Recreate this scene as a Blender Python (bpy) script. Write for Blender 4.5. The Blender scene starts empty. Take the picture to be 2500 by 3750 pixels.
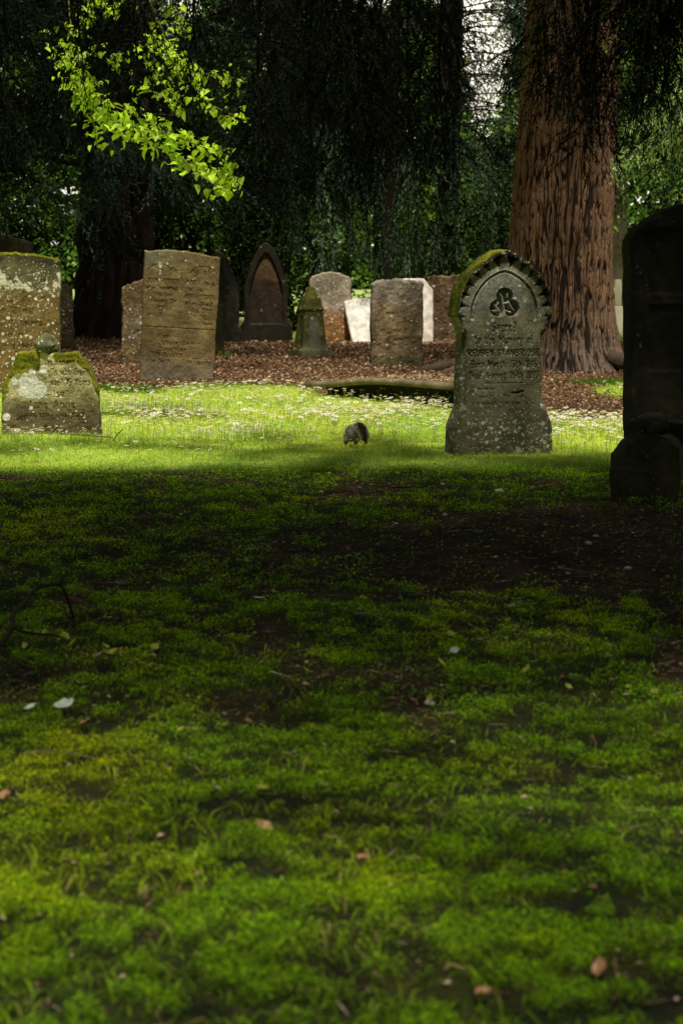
import bpy, bmesh, math, random
import numpy as np
from mathutils import Vector, Matrix

# ------------------------------------------------------------------ basics
R = math.radians
scn = bpy.context.scene
col = scn.collection
rng = np.random.default_rng(11)
random.seed(5)

SUN_EL, SUN_AZ = R(69), R(8)          # azimuth from behind the camera towards the right
SUNV = np.array([math.sin(SUN_AZ) * math.cos(SUN_EL), -math.cos(SUN_AZ) * math.cos(SUN_EL), math.sin(SUN_EL)])


def mesh_obj(name, V, F, mats, parent=None, colr=None, msk=None, smooth=False, midx=None, loc=None):
    """V (n,3); F = (m,k) array or list of such arrays (tri / quad)"""
    me = bpy.data.meshes.new(name)
    Fs = F if isinstance(F, list) else [F]
    Fs = [np.asarray(f, dtype=np.int32) for f in Fs if len(f)]
    V = np.asarray(V, dtype=np.float32)
    me.vertices.add(len(V))
    me.vertices.foreach_set('co', V.ravel())
    nl = sum(f.size for f in Fs)
    npoly = sum(len(f) for f in Fs)
    me.loops.add(nl)
    me.polygons.add(npoly)
    me.loops.foreach_set('vertex_index', np.concatenate([f.ravel() for f in Fs]))
    tot = np.concatenate([np.full(len(f), f.shape[1], dtype=np.int32) for f in Fs])
    st = np.concatenate([[0], np.cumsum(tot)[:-1]]).astype(np.int32)
    me.polygons.foreach_set('loop_start', st)
    if midx is not None:
        me.polygons.foreach_set('material_index', np.asarray(midx, dtype=np.int32))
    me.update(calc_edges=True)
    if smooth:
        me.polygons.foreach_set('use_smooth', np.ones(npoly, dtype=bool))
    for nm, arr in (('col', colr), ('msk', msk)):
        if arr is not None:
            a = me.color_attributes.new(nm, 'FLOAT_COLOR', 'POINT')
            arr = np.asarray(arr, dtype=np.float32)
            if arr.shape[1] == 3:
                arr = np.hstack([arr, np.ones((len(arr), 1), np.float32)])
            a.data.foreach_set('color', arr.ravel())
    for m in (mats if isinstance(mats, (list, tuple)) else [mats]):
        me.materials.append(m)
    o = bpy.data.objects.new(name, me)
    col.objects.link(o)
    if parent:
        o.parent = parent
    if loc is not None:
        o.location = loc
    return o


def tag(o, label, cat, group=None, kind=None):
    o['label'] = label
    if cat: o['category'] = cat
    if group: o['group'] = group
    if kind: o['kind'] = kind
    return o


def thing(name, label, cat, loc=(0, 0, 0), rot=(0, 0, 0), group=None):
    o = bpy.data.objects.new(name, None)
    o.empty_display_size = .2
    col.objects.link(o)
    o.location = loc
    o.rotation_euler = rot
    return tag(o, label, cat, group)


# ------------------------------------------------------------------ numpy noise
def _h(ix, iy, iz, s):
    n = (ix.astype(np.int64) * 374761393 + iy.astype(np.int64) * 668265263 + iz.astype(np.int64) * 2147483647 + s * 974634777) & 0xffffffff
    n = ((n ^ (n >> 13)) * 1274126177) & 0xffffffff
    n = ((n ^ (n >> 16)) * 2246822519) & 0xffffffff
    return ((n ^ (n >> 15)) & 0xffffff) / float(0xffffff)


def noise(x, y=0, z=0, s=0):
    x, y, z = np.broadcast_arrays(np.asarray(x, float), y, z)
    ix, iy, iz = np.floor(x), np.floor(y), np.floor(z)
    fx, fy, fz = x - ix, y - iy, z - iz
    fx = fx * fx * (3 - 2 * fx); fy = fy * fy * (3 - 2 * fy); fz = fz * fz * (3 - 2 * fz)
    def L(a, b, t): return a + (b - a) * t
    c = [[[_h(ix + i, iy + j, iz + k, s) for k in (0, 1)] for j in (0, 1)] for i in (0, 1)]
    r = L(L(L(c[0][0][0], c[1][0][0], fx), L(c[0][1][0], c[1][1][0], fx), fy),
          L(L(c[0][0][1], c[1][0][1], fx), L(c[0][1][1], c[1][1][1], fx), fy), fz)
    return r * 2 - 1


def fbm(x, y=0, z=0, s=0, o=4):
    r = 0; a = .5; f = 1.0
    for i in range(o):
        r = r + a * noise(np.asarray(x) * f, np.asarray(y) * f, np.asarray(z) * f, s + i * 17)
        a *= .5; f *= 2.03
    return r


def sm(a, b, x):
    t = np.clip((x - a) / (b - a), 0, 1)
    return t * t * (3 - 2 * t)


# ------------------------------------------------------------------ materials
def new_mat(name):
    m = bpy.data.materials.new(name)
    m.use_nodes = True
    nt = m.node_tree
    for n in list(nt.nodes): nt.nodes.remove(n)
    return m, nt, nt.nodes, nt.links


def nd(N, t, **k):
    n = N.new(t)
    for a, b in k.items():
        if a.startswith('i_'):
            n.inputs[a[2:].replace('_', ' ')].default_value = b
        else:
            setattr(n, a, b)
    return n


def mixc(N, Lk, fac, a, b, mode='MIX'):
    n = N.new('ShaderNodeMix'); n.data_type = 'RGBA'; n.blend_type = mode
    for sock, v in ((n.inputs[0], fac), (n.inputs[6], a), (n.inputs[7], b)):
        if hasattr(v, 'is_linked') or isinstance(v, bpy.types.NodeSocket): Lk.new(v, sock)
        elif isinstance(v, (int, float)): sock.default_value = v
        else: sock.default_value = (*v, 1)
    return n.outputs[2]


def math_n(N, Lk, op, a, b=None, clamp=False):
    n = N.new('ShaderNodeMath'); n.operation = op; n.use_clamp = clamp
    for i, v in enumerate((a, b)):
        if v is None: continue
        if isinstance(v, bpy.types.NodeSocket): Lk.new(v, n.inputs[i])
        else: n.inputs[i].default_value = v
    return n.outputs[0]


def ramp(N, Lk, v, lo, hi):
    n = N.new('ShaderNodeMapRange'); n.interpolation_type = 'SMOOTHSTEP'
    Lk.new(v, n.inputs[0])
    n.inputs[1].default_value = lo; n.inputs[2].default_value = hi
    return n.outputs[0]


def leaf_mat(name, trans=.35, rough=.55, var=.25, spec=.3):
    m, nt, N, Lk = new_mat(name)
    at = nd(N, 'ShaderNodeAttribute', attribute_name='col')
    tc = N.new('ShaderNodeTexCoord')
    no = nd(N, 'ShaderNodeTexNoise', i_Scale=3.0)
    Lk.new(tc.outputs['Object'], no.inputs['Vector'])
    v = ramp(N, Lk, no.outputs[0], .3, .7)
    dark = mixc(N, Lk, 1.0, at.outputs[0], (1 - var,) * 3, 'MULTIPLY')
    c = mixc(N, Lk, v, dark, at.outputs[0])
    p = nd(N, 'ShaderNodeBsdfPrincipled')
    Lk.new(c, p.inputs['Base Color'])
    p.inputs['Roughness'].default_value = rough
    p.inputs['Specular IOR Level'].default_value = spec
    out = N.new('ShaderNodeOutputMaterial')
    if trans > 0:
        t = N.new('ShaderNodeBsdfTranslucent')
        tcx = mixc(N, Lk, 1.0, c, (1.1, 1.15, .55), 'MULTIPLY')
        Lk.new(tcx, t.inputs[0])
        mx = N.new('ShaderNodeMixShader'); mx.inputs[0].default_value = trans
        Lk.new(p.outputs[0], mx.inputs[1]); Lk.new(t.outputs[0], mx.inputs[2])
        Lk.new(mx.outputs[0], out.inputs[0])
    else:
        Lk.new(p.outputs[0], out.inputs[0])
    return m


M_grass = leaf_mat('grass_blades', .42, .7, .12, .08)
M_litter = leaf_mat('dead_leaves', .12, .8, .3, .15)
M_needle = leaf_mat('dark_foliage', .12, .8, .5, .08)
M_far = leaf_mat('bright_foliage', .45, .6, .2)
M_lime = leaf_mat('lime_leaves', .5, .45, .1)


def stone_mat(name, seed=0., big=28., small=75., lich=(.50, .52, .44), bump=.35, grain=.45):
    """col = broad tone; msk.r moss, msk.g lichen, msk.b pale crust"""
    m, nt, N, Lk = new_mat(name)
    tc = N.new('ShaderNodeTexCoord')
    mp = N.new('ShaderNodeMapping'); mp.inputs['Location'].default_value = (seed, seed * 1.7, seed * .3)
    Lk.new(tc.outputs['Object'], mp.inputs[0])
    P = mp.outputs[0]
    at = nd(N, 'ShaderNodeAttribute', attribute_name='col')
    mk = nd(N, 'ShaderNodeAttribute', attribute_name='msk')
    sep = N.new('ShaderNodeSeparateColor'); Lk.new(mk.outputs[0], sep.inputs[0])
    moss, lic, crust = sep.outputs
    n1 = nd(N, 'ShaderNodeTexNoise', i_Scale=9., i_Detail=8., i_Roughness=.7); Lk.new(P, n1.inputs['Vector'])
    n2 = nd(N, 'ShaderNodeTexNoise', i_Scale=60., i_Detail=5., i_Roughness=.7); Lk.new(P, n2.inputs['Vector'])
    n3 = nd(N, 'ShaderNodeTexNoise', i_Scale=24., i_Detail=6., i_Roughness=.65); Lk.new(P, n3.inputs['Vector'])
    base = mixc(N, Lk, ramp(N, Lk, n1.outputs[0], .35, .68), mixc(N, Lk, 1., at.outputs[0], (1 - grain, 1 - grain, 1 - grain), 'MULTIPLY'), at.outputs[0])
    base = mixc(N, Lk, math_n(N, Lk, 'MULTIPLY', ramp(N, Lk, n2.outputs[0], .45, .7), .5), base, mixc(N, Lk, 1., base, (.45, .42, .36), 'MULTIPLY'))
    # distorted coordinates for lichens
    ds = N.new('ShaderNodeVectorMath'); ds.operation = 'SCALE'; Lk.new(n3.outputs[1], ds.inputs[0]); ds.inputs['Scale'].default_value = .018
    ad = N.new('ShaderNodeVectorMath'); ad.operation = 'ADD'; Lk.new(P, ad.inputs[0]); Lk.new(ds.outputs[0], ad.inputs[1])
    facs = []
    for sc, r in ((big, .46), (small, .5)):
        vo = nd(N, 'ShaderNodeTexVoronoi', i_Scale=sc); Lk.new(ad.outputs[0], vo.inputs['Vector'])
        sp = N.new('ShaderNodeSeparateColor'); Lk.new(vo.outputs['Color'], sp.inputs[0])
        # radius = r * random; present when random2 < lichen density
        rad = math_n(N, Lk, 'MULTIPLY', sp.outputs[0], r)
        inside = ramp(N, Lk, math_n(N, Lk, 'SUBTRACT', rad, vo.outputs['Distance']), -.02, .05)
        pres = math_n(N, Lk, 'GREATER_THAN', lic, sp.outputs[1])
        facs.append(math_n(N, Lk, 'MULTIPLY', inside, pres))
    lf = math_n(N, Lk, 'MAXIMUM', facs[0], facs[1])
    cr = ramp(N, Lk, math_n(N, Lk, 'ADD', math_n(N, Lk, 'SUBTRACT', n3.outputs[0], .5), crust), .48, .60)
    lf = math_n(N, Lk, 'MAXIMUM', lf, cr)
    lcol = mixc(N, Lk, ramp(N, Lk, n2.outputs[0], .3, .7), tuple(c * .62 for c in lich), lich)
    c = mixc(N, Lk, lf, base, lcol)
    # moss
    mf = ramp(N, Lk, math_n(N, Lk, 'ADD', math_n(N, Lk, 'MULTIPLY', math_n(N, Lk, 'SUBTRACT', n3.outputs[0], .5), 1.3), moss), .42, .58)
    mcol = mixc(N, Lk, ramp(N, Lk, n1.outputs[0], .35, .65), (.07, .09, .006), (.36, .34, .015))
    mcol = mixc(N, Lk, ramp(N, Lk, n2.outputs[0], .35, .7), mixc(N, Lk, 1., mcol, (.35, .4, .3), 'MULTIPLY'), mcol)
    c = mixc(N, Lk, mf, c, mcol)
    hgt = math_n(N, Lk, 'ADD', math_n(N, Lk, 'MULTIPLY', n2.outputs[0], .6), math_n(N, Lk, 'MULTIPLY', lf, .25))
    hgt = math_n(N, Lk, 'ADD', hgt, math_n(N, Lk, 'MULTIPLY', mf, .6))
    hgt = math_n(N, Lk, 'ADD', hgt, n3.outputs[0])
    bp = nd(N, 'ShaderNodeBump', i_Strength=bump, i_Distance=.012); Lk.new(hgt, bp.inputs['Height'])
    p = nd(N, 'ShaderNodeBsdfPrincipled'); p.inputs['Roughness'].default_value = .88
    p.inputs['Specular IOR Level'].default_value = .2
    Lk.new(c, p.inputs['Base Color']); Lk.new(bp.outputs[0], p.inputs['Normal'])
    out = N.new('ShaderNodeOutputMaterial'); Lk.new(p.outputs[0], out.inputs[0])
    return m


def attr_mat(name, rough=.85, scale=40., grain=.4, bump=.3, bdist=.01):
    m, nt, N, Lk = new_mat(name)
    tc = N.new('ShaderNodeTexCoord')
    at = nd(N, 'ShaderNodeAttribute', attribute_name='col')
    n1 = nd(N, 'ShaderNodeTexNoise', i_Scale=scale, i_Detail=6., i_Roughness=.7); Lk.new(tc.outputs['Object'], n1.inputs['Vector'])
    c = mixc(N, Lk, ramp(N, Lk, n1.outputs[0], .35, .65), mixc(N, Lk, 1., at.outputs[0], (1 - grain,) * 3, 'MULTIPLY'), at.outputs[0])
    bp = nd(N, 'ShaderNodeBump', i_Strength=bump, i_Distance=bdist); Lk.new(n1.outputs[0], bp.inputs['Height'])
    p = nd(N, 'ShaderNodeBsdfPrincipled'); p.inputs['Roughness'].default_value = rough
    p.inputs['Specular IOR Level'].default_value = .2
    Lk.new(c, p.inputs['Base Color']); Lk.new(bp.outputs[0], p.inputs['Normal'])
    out = N.new('ShaderNodeOutputMaterial'); Lk.new(p.outputs[0], out.inputs[0])
    return m


M_ground = attr_mat('earth', .95, 22., .55, .5, .02)
M_bark = attr_mat('bark', .9, 30., .35, .35)
M_fur = attr_mat('fur', .8, 120., .3, .2)
M_plain = attr_mat('plain_matt', .75, 60., .2, .1)

# ------------------------------------------------------------------ zones on the ground
def grass_zone(x, y):
    """0 litter .. 1 dense grass"""
    n = fbm(x * .9, y * .45, 0, 3)
    n2 = fbm(x * 4.5, y * 2.2, 0, 9)
    back = np.where(x < -.4, 21.2, np.where(x < 1.2, 20.6 - (x + .4) * 1.5, 17.6)) + n * 1.2 + n2 * .5
    lit = sm(12.6, 13.6, y + n * .8) * (1 - sm(back - .25, back + .35, y))
    # right of the arch-topped stone: a small grass patch by the big trunk
    pat = sm(.45, .75, 1 - np.hypot((x - 2.55) / .75, (y - 20.9) / 1.9) + n2 * .5)
    pat2 = .7 * sm(.45, .75, 1 - np.hypot((x - .75) / .6, (y - 22.9) / 1.1) + n2 * .6)
    fg = sm(-.12, .08, n * .25 + n2 * .85 + .12 + .25 * fbm(x * 13, y * 9, 0, 14))
    near = sm(7.2, 5.2, y)
    fg = np.clip(fg + near * .62, 0, 1)
    bare = sm(.3, .62, 1 - np.hypot((x - 1.15) / 1.5, (y - 9.9) / 2.4) + n2 * .35 + n * .3)
    bare2 = .75 * sm(.3, .6, 1 - np.hypot((x - .1) / 1.2, (y - 9.3) / 1.4) + n2 * .7)
    fg = fg * (1 - np.clip(bare + .7 * bare2, 0, .95))
    fg = fg * (1 - sm(12.6, 13.6, y))
    g = np.clip(lit + pat + pat2 + fg, 0, 1)
    far = sm(32.5, 33.2, y + n * .3)
    return np.clip(g * (1 - sm(23, 24.5, y)) + far, 0, 1)


def gz(x, y):
    return .035 * fbm(np.asarray(x) * .5, np.asarray(y) * .5, 0, 21) + .012 * fbm(np.asarray(x) * 3, np.asarray(y) * 3, 0, 5)


# ------------------------------------------------------------------ ground
xs = np.concatenate([np.array([-600, -250, -100, -50, -25, -15, -11]), np.arange(-8.5, -3.2, .2), np.arange(-3.2, 3.2, .045), np.arange(3.2, 8.6, .2), np.array([11, 15, 25, 50, 100, 250, 600])])
ys = np.concatenate([np.array([-80, -30, -12, -6, -3, -1, 1, 2]), np.arange(2.8, 23, .05), np.arange(23, 36, .09), np.arange(36, 62, .6), np.array([66, 75, 90, 120, 180, 300, 600, 1200])])
X, Y = np.meshgrid(xs, ys)
Z = gz(X, Y)
G = grass_zone(X, Y)
nn = fbm(X * 2.3, Y * 2.3, 0, 31); n4 = fbm(X * 9, Y * 6, 0, 33)
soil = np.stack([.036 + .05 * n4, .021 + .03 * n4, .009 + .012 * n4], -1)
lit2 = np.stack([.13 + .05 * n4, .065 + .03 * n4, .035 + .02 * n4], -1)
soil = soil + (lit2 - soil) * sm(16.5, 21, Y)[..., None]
green = np.stack([.018 + .02 * n4, .026 + .025 * n4, .003 + 0 * n4], -1)  # near turf's shade put into this dark ground green
lawn = np.stack([.50 + 0 * n4, .64 + .05 * n4, .09 + 0 * n4], -1)  # open band's sunlight put into this pale ground colour
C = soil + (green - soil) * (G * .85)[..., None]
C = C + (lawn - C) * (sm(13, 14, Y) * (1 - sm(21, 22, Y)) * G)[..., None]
farc = np.stack([.50 + .05 * n4, .62 + .05 * n4, .22 + 0 * n4], -1)  # sun glare put into the far lawn's pale tone
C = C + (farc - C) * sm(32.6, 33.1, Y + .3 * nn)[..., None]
nY, nX = X.shape
idx = np.arange(nX * nY).reshape(nY, nX)
F = np.stack([idx[:-1, :-1], idx[:-1, 1:], idx[1:, 1:], idx[1:, :-1]], -1).reshape(-1, 4)
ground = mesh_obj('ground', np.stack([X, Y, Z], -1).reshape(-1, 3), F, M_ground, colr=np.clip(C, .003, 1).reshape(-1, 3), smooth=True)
tag(ground, 'churchyard ground, shaded turf in front and brown leaf litter behind', None, kind='structure')


# ------------------------------------------------------------------ grass blades
def sample_ground(n_per_m2, x_half, y0, y1, seed):
    r = np.random.default_rng(seed)
    A = (y1 - y0) * 2 * x_half
    n = int(A * n_per_m2)
    return r.uniform(-x_half, x_half, n), r.uniform(y0, y1, n), r


def blades(x, y, h, w, lean, colr, r, curl=.5):
    n = len(x)
    a = r.uniform(0, 2 * math.pi, n); b = r.uniform(0, 2 * math.pi, n)
    z = gz(x, y) - .004
    wx, wy = np.cos(a) * w / 2, np.sin(a) * w / 2
    lx, ly = np.cos(b) * lean * h, np.sin(b) * lean * h
    V = np.empty((n, 5, 3))
    V[:, 0] = np.stack([x - wx, y - wy, z], -1); V[:, 1] = np.stack([x + wx, y + wy, z], -1)
    hm = h * .55
    mx, my = x + lx * .35, y + ly * .35
    V[:, 2] = np.stack([mx + wx * .8, my + wy * .8, z + hm], -1); V[:, 3] = np.stack([mx - wx * .8, my - wy * .8, z + hm], -1)
    V[:, 4] = np.stack([x + lx, y + ly, z + h * (1 - curl * lean * lean)], -1)
    i = np.arange(n)[:, None] * 5
    Q = i + np.array([[0, 1, 2, 3]]); T = i + np.array([[3, 2, 4]])
    Cc = np.repeat(colr[:, None, :], 5, 1) * np.array([.6, .6, .95, .95, 1.25])[None, :, None]
    return V.reshape(-1, 3), Q, T, Cc.reshape(-1, 3)


def join(parts):
    Vs, Qs, Ts, Cs = [], [], [], []
    o = 0
    for V, Q, T, Cc in parts:
        Vs.append(V); Cs.append(Cc)
        if Q is not None and len(Q): Qs.append(Q + o)
        if T is not None and len(T): Ts.append(T + o)
        o += len(V)
    F = []
    if Qs: F.append(np.concatenate(Qs))
    if Ts: F.append(np.concatenate(Ts))
    return np.concatenate(Vs), F, np.concatenate(Cs)


def frustum_half(y): return .14 * y + .7


def leaf_quads(c, L, W, colr, r, flat=.5, down=0.):
    n = len(c)
    u = r.normal(0, 1, (n, 3)); u[:, 2] = u[:, 2] * flat - down
    u /= np.linalg.norm(u, axis=1)[:, None]
    v = r.normal(0, 1, (n, 3)); v -= u * (u * v).sum(1)[:, None]; v /= np.linalg.norm(v, axis=1)[:, None]
    V = np.stack([c, c + u * L[:, None] * .45 + v * W[:, None] * .5, c + u * L[:, None], c + u * L[:, None] * .45 - v * W[:, None] * .5], 1)
    i = np.arange(n)[:, None] * 4
    return V.reshape(-1, 3), i + np.array([[0, 1, 2, 3]]), None, np.repeat(colr, 4, 0)


gp_parts = []
bands = [(3.1, 5.0, 15000), (5.0, 7.5, 11000), (7.5, 10.5, 4200), (10.5, 13.2, 3600), (13.2, 17, 3600), (17, 22.5, 2600), (22.5, 25, 900)]
for k, (y0, y1, dens) in enumerate(bands):
    xh = frustum_half(y1)
    x, y, r = sample_ground(dens, xh, y0, y1, 100 + k)
    keep = np.abs(x) < frustum_half(y)
    x, y = x[keep], y[keep]
    g = grass_zone(x, y)
    clump = fbm(x * 7, y * 7, 0, 55); tuftn = fbm(x * 22, y * 22, 0, 57, 3)
    g2 = g * (1 if y0 > 13 else .02 + .3 * sm(-.15, .2, clump) + .9 * sm(-.04, .12, tuftn))
    if y0 < 13: g2 = g2 * .34
    keep = r.random(len(x)) < g2
    x, y, g, clump, tuftn = x[keep], y[keep], g[keep], clump[keep], tuftn[keep]
    n = len(x)
    tone = fbm(x * 1.6, y * 1.1, 0, 71)[:, None]
    rv = r.random((n, 1))
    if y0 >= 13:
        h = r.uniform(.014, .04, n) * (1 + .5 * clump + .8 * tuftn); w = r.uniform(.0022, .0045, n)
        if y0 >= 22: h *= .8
        c = np.array([.60, .80, .11]) * (.62 + .6 * rv) + tone * np.array([.3, .14, .02])  # raised so the blade colour itself carries the band's sunlight
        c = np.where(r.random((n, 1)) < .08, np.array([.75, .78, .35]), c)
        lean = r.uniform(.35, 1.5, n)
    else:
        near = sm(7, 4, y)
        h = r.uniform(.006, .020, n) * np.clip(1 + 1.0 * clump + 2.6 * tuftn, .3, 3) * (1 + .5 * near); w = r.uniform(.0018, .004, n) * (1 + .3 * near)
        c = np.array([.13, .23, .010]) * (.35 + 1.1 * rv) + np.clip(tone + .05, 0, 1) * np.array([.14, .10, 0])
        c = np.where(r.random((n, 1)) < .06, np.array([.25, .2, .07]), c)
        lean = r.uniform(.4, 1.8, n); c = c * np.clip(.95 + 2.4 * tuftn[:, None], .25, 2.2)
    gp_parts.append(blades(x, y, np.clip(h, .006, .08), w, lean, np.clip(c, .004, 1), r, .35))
MOSS = []
for k, (y0, y1, dens, l0, l1, hm) in enumerate([(3.1, 4.4, 88000, .005, .010, .034), (4.4, 6.2, 52000, .005, .011, .032), (6.2, 8.6, 27000, .006, .013, .028), (8.6, 13.3, 11000, .009, .017, .028)]):
    x, y, r = sample_ground(dens, frustum_half(y1), y0, y1, 150 + k)
    kk = np.abs(x) < frustum_half(y); x, y = x[kk], y[kk]
    g = grass_zone(x, y)
    tn = fbm(x * 15, y * 15, 0, 57, 3); cl = fbm(x * 5, y * 5, 0, 55)
    dome = sm(-.16, .18, tn + .45 * cl)
    kk = r.random(len(x)) < np.clip(g * (.015 + 1.15 * dome), 0, 1)
    x, y, g, dome, tn = x[kk], y[kk], g[kk], dome[kk], tn[kk]; n = len(x)
    z = hm * dome * r.random(n) ** .6
    tone = fbm(x * 1.6, y * 1.1, 0, 71)[:, None] + .5 * fbm(x * 9, y * 9, 0, 73)[:, None]
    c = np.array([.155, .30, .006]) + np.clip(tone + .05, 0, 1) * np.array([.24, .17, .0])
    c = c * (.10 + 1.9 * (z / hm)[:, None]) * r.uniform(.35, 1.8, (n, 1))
    c = np.where(r.random((n, 1)) < .03, np.array([.40, .30, .08]), c)
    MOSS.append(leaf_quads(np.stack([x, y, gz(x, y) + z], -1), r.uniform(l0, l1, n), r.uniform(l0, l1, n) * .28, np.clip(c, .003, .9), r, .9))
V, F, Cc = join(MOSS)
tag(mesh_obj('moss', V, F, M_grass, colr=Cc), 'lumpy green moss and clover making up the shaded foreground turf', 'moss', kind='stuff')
# a ragged fringe at the feet of the stones is added by the same blades
V, F, Cc = join(gp_parts)
grass = mesh_obj('grass', V, F, M_grass, colr=Cc)
tag(grass, 'short green grass and moss, coloured bright where sun falls in the open band and dark where shade lies', 'grass', kind='stuff')

# far lawn blades, strong sun put into their pale colour
x, y, r = sample_ground(160, 7, 32.6, 46, 200)
n = len(x)
c = np.array([.55, .72, .25]) * (.7 + .5 * r.random((n, 1)))
V, Q, T, Cc = blades(x, y, r.uniform(.04, .09, n), r.uniform(.01, .02, n), r.uniform(.1, .6, n), c, r)
tag(mesh_obj('far_grass', V, [Q, T], M_grass, colr=Cc), 'pale sunlit grass beyond the last row of headstones', 'grass', kind='stuff')


# ------------------------------------------------------------------ leaf litter
def chips(x, y, L, W, colr, r, lift=.02, tilt=.5):
    n = len(x)
    a = r.uniform(0, 2 * math.pi, n)
    u = np.stack([np.cos(a), np.sin(a), r.normal(0, tilt * .5, n)], -1)
    v = np.stack([-np.sin(a), np.cos(a), r.normal(0, tilt, n)], -1)
    c = np.stack([x, y, gz(x, y) + r.uniform(.003, lift, n)], -1)
    L = L[:, None]; W = W[:, None]
    up = np.array([0, 0, 1.])
    V = np.empty((n, 6, 3))
    V[:, 0] = c - u * L / 2
    V[:, 1] = c - u * L * .12 - v * W / 2 + up * W * .25
    V[:, 2] = c + u * L * .25 - v * W * .4 + up * W * .2
    V[:, 3] = c + u * L / 2
    V[:, 4] = c + u * L * .25 + v * W * .4 + up * W * .2
    V[:, 5] = c - u * L * .12 + v * W / 2 + up * W * .25
    i = np.arange(n)[:, None] * 6
    Q = np.concatenate([i + np.array([[0, 1, 2, 3]]), i + np.array([[0, 3, 4, 5]])])
    return V.reshape(-1, 3), Q, None, np.repeat(colr, 6, 0)


PAL = np.array([[.26, .16, .095], [.38, .235, .14], [.13, .08, .045], [.52, .38, .25], [.21, .10, .055], [.06, .035, .02], [.62, .48, .36]])
lp = []
for k, (y0, y1, dens, l0, l1) in enumerate([(16.5, 21, 700, .012, .035), (21, 26, 800, .015, .04), (26, 33.2, 480, .02, .05)]):
    x, y, r = sample_ground(dens, frustum_half(y1) + .3, y0, y1, 300 + k)
    g = grass_zone(x, y)
    keep = (r.random(len(x)) > g * 1.02)
    x, y = x[keep], y[keep]; n = len(x)
    c = PAL[r.choice(len(PAL), n, p=[.26, .2, .18, .1, .14, .08, .04])] * r.uniform(.7, 1.25, (n, 1))
    lp.append(chips(x, y, r.uniform(l0, l1, n), r.uniform(l0, l1, n) * .5, c, r, .03))
V, F, Cc = join(lp)
tag(mesh_obj('leaf_litter', V, F, M_litter, colr=Cc), 'reddish brown leaf litter covering the ground around the rear headstones', 'leaf litter', kind='stuff')

lp = []
for k, (y0, y1, dens) in enumerate([(3.1, 6.5, 900), (6.5, 9.5, 1100), (9.5, 13.6, 1000)]):
    x, y, r = sample_ground(dens, frustum_half(y1), y0, y1, 330 + k)
    g = grass_zone(x, y)
    keep = r.random(len(x)) > g * .8
    x, y = x[keep], y[keep]; n = len(x)
    needle = r.random(n) < .6
    L = np.where(needle, r.uniform(.02, .07, n), r.uniform(.008, .024, n)); W = np.where(needle, r.uniform(.0015, .003, n), L * r.uniform(.3, .7, n))
    c = PAL[r.choice(len(PAL), n, p=[.2, .2, .16, .16, .1, .1, .08])] * r.uniform(.5, 1.15, (n, 1))
    lp.append(chips(x, y, L, W, c, r, .012, .3))
V, F, Cc = join(lp)
tag(mesh_obj('needle_litter', V, F, M_litter, colr=Cc), 'fine twigs, needles and leaf scraps lying on the shaded foreground', 'litter', kind='stuff')


# ------------------------------------------------------------------ leaves added overhead, out of view, to shape the light
def transmit(x, y):
    """share of sun that should reach the ground at x, y"""
    n = fbm(x * .8, y * .6, 0, 91); n2 = fbm(x * 2.2, y * 1.8, 0, 95)
    t = np.interp(y, [0, 3.4, 4.5, 5.6, 6.5, 7.5, 8.5, 10, 11.2, 12.2, 13.0, 13.7, 14.4, 20.2, 21.0, 22, 25, 30, 31.5, 32.5, 60],
                  [.52, .62, .60, .46, .22, .10, .055, .045, .12, .28, .52, .85, 1, 1, .95, .85, .72, .3, .35, 1, 1])
    dark = sm(.6, 1.6, x) * sm(7.5, 8.5, y) * sm(12.9, 12.2, y)
    t = t * (1 - .75 * dark)
    t = np.clip(t * np.exp(n * 1.0 + n2 * .6), 0, 1)
    t = np.where((y > 14.4) & (y < 20.2), 1, t)
    t = np.where((x > 2.3) & (y > 20.5) & (y < 25.5), 1, t)
    t = np.where((y > 33) | ((x > -.3) & (y > 30.9)), 1, t)
    return t


def overhead(x0, x1, y0, y1, h0, h1, seed, k=1.0, L=.16, W=.10):  # leaves set along the sun's path to let through what transmit asks
    r = np.random.default_rng(seed)
    A = (x1 - x0) * (y1 - y0)
    n = int(A * 9 / (L * W * .5) * k)
    # rejection by optical depth (max 4.5)
    x = r.uniform(x0, x1, n); y = r.uniform(y0, y1, n)
    tau = -np.log(np.clip(transmit(x, y), .012, 1))
    keep = r.random(n) < tau / 4.5
    x, y = x[keep], y[keep]; n = len(x)
    h = r.uniform(h0, h1, n)
    c = np.stack([x + SUNV[0] / SUNV[2] * h, y + SUNV[1] / SUNV[2] * h, h], -1)
    cc = np.array([.03, .055, .018]) * r.uniform(.5, 1.5, (n, 1))
    return leaf_quads(c, np.full(n, L) * r.uniform(.7, 1.3, n), np.full(n, W), cc, r)


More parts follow.
